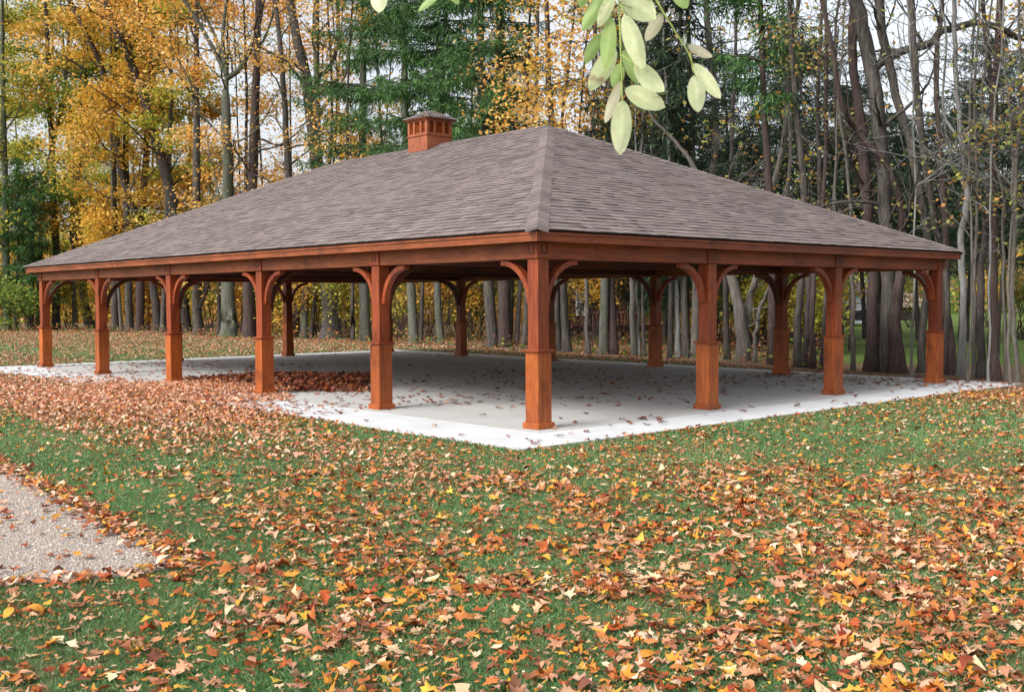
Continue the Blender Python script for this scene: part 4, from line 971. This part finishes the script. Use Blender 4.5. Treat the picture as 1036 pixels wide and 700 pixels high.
# deck with railing in front of it
c = at(612, 300, 57); dk = empty('deck', (c.x, 57, 0)); tag(dk, 'low dark wooden deck with a rail in front of the red-brown house', 'deck')
mb = MB(); mb.box((-2.0, 0, .28), (2.4, 2.6, .36)); mb.build('floorboards', M_rs, dk)
mb = MB(); mb.box((-2.0, 0, 0), (2.4, .05, .279)); mb.build('skirting', M_dk, dk)
mb = MB()
mb.box((-2.0, 0, 1.0), (2.4, .07, 1.06))
for x in np.linspace(-1.97, 2.35, 24): mb.box((x, .02, .36), (x + .035, .05, 1.0))
mb.build('railing', M_tan, dk)
h = house(852, 878, 72, 2.0, .8, M_ws, M_roofb, [(858, 864, .9, 1.6)], 'pale blue-grey low house seen just right of the eighth front post', 6)
h = house(906, 934, 80, 1.0, 1.1, M_dk, M_tan, [], 'low shed with a tan roof and dark walls on the green lawn behind the trees', 5)
c = at(868, 300, 66); cr_ = empty('parked_car', (c.x, 66, 0), .1); tag(cr_, 'dark car parked on the lawn in front of the pale low house', 'car')
def carbody():
    prof = [(-2.1, .35), (-2.15, .75), (-1.5, .88), (-.9, 1.38), (.7, 1.42), (1.4, .95), (2.1, .82), (2.15, .35)]
    mb = MB(); n = len(prof); vs = [(x, -.85 + (.12 if z > 1.2 else 0), z) for x, z in prof] + [(x, .85 - (.12 if z > 1.2 else 0), z) for x, z in prof]
    mb.add(vs, [tuple(range(n)), tuple(range(2 * n - 1, n - 1, -1))] + [(i, i + n, (i + 1) % n + n, (i + 1) % n) for i in range(n)]); return mb
carbody().build('body', flat('dark_car_paint', (.03, .035, .045), .3), cr_, bevel=.05)
for x in (-1.35, 1.35):
    for s in (-1, 1):
        mb = MB(); N = 14; vs = []
        for q in (0, 1):
            for k in range(N): a = 2 * math.pi * k / N; vs.append((x + .33 * math.cos(a), s * (.88 - .2 * q), .33 + .33 * math.sin(a)))
        mb.add(vs, [tuple(range(N)), tuple(range(2 * N - 1, N - 1, -1))] + [(i, (i + 1) % N, (i + 1) % N + N, i + N) for i in range(N)]); mb.build('wheel', M_dk, cr_)
mb = MB(); mb.add([(-.8, -.87, .95), (.95, -.87, .95), (.6, -.76, 1.33), (-.75, -.76, 1.33)], [(0, 1, 2, 3)]); mb.build('side_window', M_pane, cr_)
# far road on the right
ra, rb = gpt(960, 316), gpt(1100, 317)
sheet('road', [(20, 128), (120, 128), (120, 133), (20, 133)], .012, flat('pale_road', (.5, .5, .5)))

# ------------------------------------------------------------------ overhanging foreground branch
tw = empty('overhanging_tree', (2.7, -.5, 0)); tag(tw, 'tree beside the camera whose pale green leaves hang into the top of the picture', 'tree')
off = np.array([2.7, -.5, 0])
def ap_(px, py, Y): return np.array(at(px, py, Y))
tm = TreeMesh(); V, F = tube_np(catmull([(0, 0, -.1), (.03, .02, .9), (-.02, 0, 1.8), (.03, .05, 2.7), (.0, .1, 4.2), (.1, .0, 6)], 5), np.linspace(.13, .04, 26), 12); tm.add(V, F); tm.build('trunk', BARK['grey'], tw, smooth=True)
bm_ = TreeMesh(); Bp = catmull([np.array((0, 0, 2.55)), np.array((-.6, .5, 2.72)), np.array((-1.5, 1.2, 2.62)), np.array((-2.4, 1.7, 2.46)), np.array((-3.0, 1.85, 2.36))], 6); V, F = tube_np(Bp, np.linspace(.03, .006, len(Bp)), 8); bm_.add(V, F); bm_.build('branch', BARK['grey'], tw, smooth=True)
M_stem, _n, _b = newmat('green_stem', .6, .3); _b.inputs['Base Color'].default_value = (.30, .36, .10, 1)
def hang(name, px_pts, Y, r, anchor):
    Q = [np.array(anchor) ] + [ap_(x, y, Y) - off for x, y in px_pts]; Q = catmull(Q, 5); V, F = tube_np(Q, np.linspace(r * 1.5, r * .7, len(Q)), 7)
    m_ = TreeMesh(); m_.add(V, F); return m_.build(name, M_stem, tw, smooth=True)
YL = 1.28
def near(Bp, px): 
    t = ap_(px, -30, YL) - off; k = int(np.argmin(np.abs(Bp[:, 0] - t[0]))); return Bp[k]
hang('twig', [(624, -60), (626, 0), (628, 50), (629.7, 103)], YL, .0012, near(Bp, 626))
hang('twig', [(640, -50), (664, 0), (683, 32), (697, 55), (703, 77)], YL + .04, .0011, near(Bp, 640))
hang('twig', [(384, -60), (383, -8)], YL, .0010, near(Bp, 384)); hang('twig', [(455, -60), (453, -10)], YL, .0010, near(Bp, 450)); hang('twig', [(684, -60), (683, -12)], YL + .05, .0010, near(Bp, 690))
def fleaf_mat():
    m = bpy.data.materials.new('hanging_leaf'); m.use_nodes = True; n = m.node_tree; b = n.nodes['Principled BSDF']; b.inputs['Roughness'].default_value = .5
    a = n.nodes.new('ShaderNodeAttribute'); a.attribute_name = 'Col'; t = noise(n, 55, objco(n), 3, .5); k = ramp(n, [(.60, (0, 0, 0)), (.70, (.8, .8, .8))]); n.links.new(t.outputs['Fac'], k.inputs['Fac'])
    at_ = n.nodes.new('ShaderNodeAttribute'); at_.attribute_name = 'Blot'
    mm = n.nodes.new('ShaderNodeMath'); mm.operation = 'MULTIPLY'; n.links.new(k.outputs[0], mm.inputs[0]); n.links.new(at_.outputs['Fac'], mm.inputs[1])
    t9 = noise(n, 120, objco(n), 4, .6); r9 = ramp(n, [(.3, (.86, .9, .8)), (.7, (1.08, 1.05, 1.1))]); n.links.new(t9.outputs['Fac'], r9.inputs['Fac'])
    c = mixc(n, mm.outputs[0], mixc(n, 1.0, a.outputs['Color'], r9.outputs[0], 'MULTIPLY'), (.42, .24, .16)); n.links.new(c, b.inputs['Base Color'])
    tr = n.nodes.new('ShaderNodeBsdfTranslucent'); n.links.new(c, tr.inputs['Color']); mx = n.nodes.new('ShaderNodeMixShader'); mx.inputs[0].default_value = .45
    n.links.new(b.outputs[0], mx.inputs[1]); n.links.new(tr.outputs[0], mx.inputs[2]); n.links.new(mx.outputs[0], n.nodes['Material Output'].inputs['Surface']); return m
M_fl = fleaf_mat()
PALE = (.84, .86, .54); GRN = (.38, .50, .18); TAN = (.68, .62, .46)
HL = [((630.4,101),(627.4,157),22,PALE,0,0),((632,90),(673,109),21,PALE,1,.01),((642,64),(672,93),22,PALE,.3,-.02),((632,14),(651,71),22,PALE,.5,-.03),((629,-10),(663,20),28,PALE,.1,.0),((670,14),(653,42),13,TAN,1,.03),((618,16),(613,72),16,GRN,0,.0),((623,48),(596,92),20,PALE,.9,.02),
 ((608,34),(592,65),13,GRN,0,.03),((611,-8),(589,32),15,GRN,0,.02),((622,-10),(605,28),13,PALE,.7,-.01),((628,64),(621,90),14,GRN,0,.04),((628,82),(612,125),11,TAN,.5,.03),((631,50),(646,86),14,GRN,0,.05),((703,76),(706,114),20,PALE,0,.04),((701,64),(729,100),15,PALE,0,.05),((695,46),(721,58),10,TAN,1,.04),
 ((682,-14),(695,9),15,GRN,0,.05),((594,-14),(587,8),13,GRN,0,.02),((382,-14),(384,13),17,PALE,0,0),((449,-10),(423,12),9,GRN,0,0),((454,-12),(464,5),9,GRN,0,0),((640,-20),(660,-2),18,PALE,0,.0)]
for i, (b0_, t0_, wd, col, blot, dy) in enumerate(HL):
    rg_ = np.random.default_rng(i + 5); Y = YL + dy; A = ap_(*b0_, Y) - off; B_ = ap_(*t0_, Y + rg_.uniform(-.01, .012)) - off; d = B_ - A; ln = np.linalg.norm(d); d /= ln
    sd = np.cross(d, np.array([0, 1.0, 0])); sd /= np.linalg.norm(sd); sd = sd + np.array([0, rg_.uniform(-.35, .35), 0]); sd /= np.linalg.norm(sd); nn = np.cross(sd, d); hw = wd / F_PX * Y / 2; N = 12; K = 6; V = []
    bend = rg_.uniform(-.06, .06); fold = rg_.uniform(.05, .25)
    for a in range(N + 1):
        t = a / N; pr = (math.sin(math.pi * t ** .95) ** .6) if 0 < t < 1 else 0.02
        for k in range(-K // 2, K // 2 + 1):
            q = k / (K / 2); V.append(A + d * ln * t + sd * hw * pr * q + nn * (fold * hw * abs(q) * pr + bend * ln * math.sin(math.pi * t) + .03 * hw * math.sin(7 * t + 3 * q)))
    F = [(a * (K + 1) + k, a * (K + 1) + k + 1, (a + 1) * (K + 1) + k + 1, (a + 1) * (K + 1) + k) for a in range(N) for k in range(K)]
    cc_ = []
    for a in range(N + 1):
        for k in range(K + 1): rib = 1.12 if k == K // 2 else 1.0; cc_.append(tuple(c * rib * rg_.uniform(.96, 1.04) for c in col))
    o = fast('leaf', np.array(V), np.array(F), M_fl, np.array(cc_), parent=tw, smooth=True)
    at2 = o.data.attributes.new('Blot', 'FLOAT', 'POINT'); at2.data.foreach_set('value', [float(blot)] * len(V))
    sx_, sy_ = (628, b0_[1] - 9) if 585 < b0_[0] < 675 and b0_[1] > -5 else ((b0_[0] + (-3 if b0_[0] > 690 else 1)), b0_[1] - 9)
    Qp = catmull([ap_(sx_, sy_, YL + (.04 if b0_[0] > 680 else 0)) - off, A + (ap_(sx_, sy_, YL) - off - A) * .4 + np.array([0, 0, -.001]), A + d * ln * .02], 4)
    pm = TreeMesh(); Vp, Fp = tube_np(Qp, np.full(len(Qp), .0007), 5); pm.add(Vp, Fp); pm.build('petiole', M_stem, o)
print('DONE objects', len(bpy.data.objects))
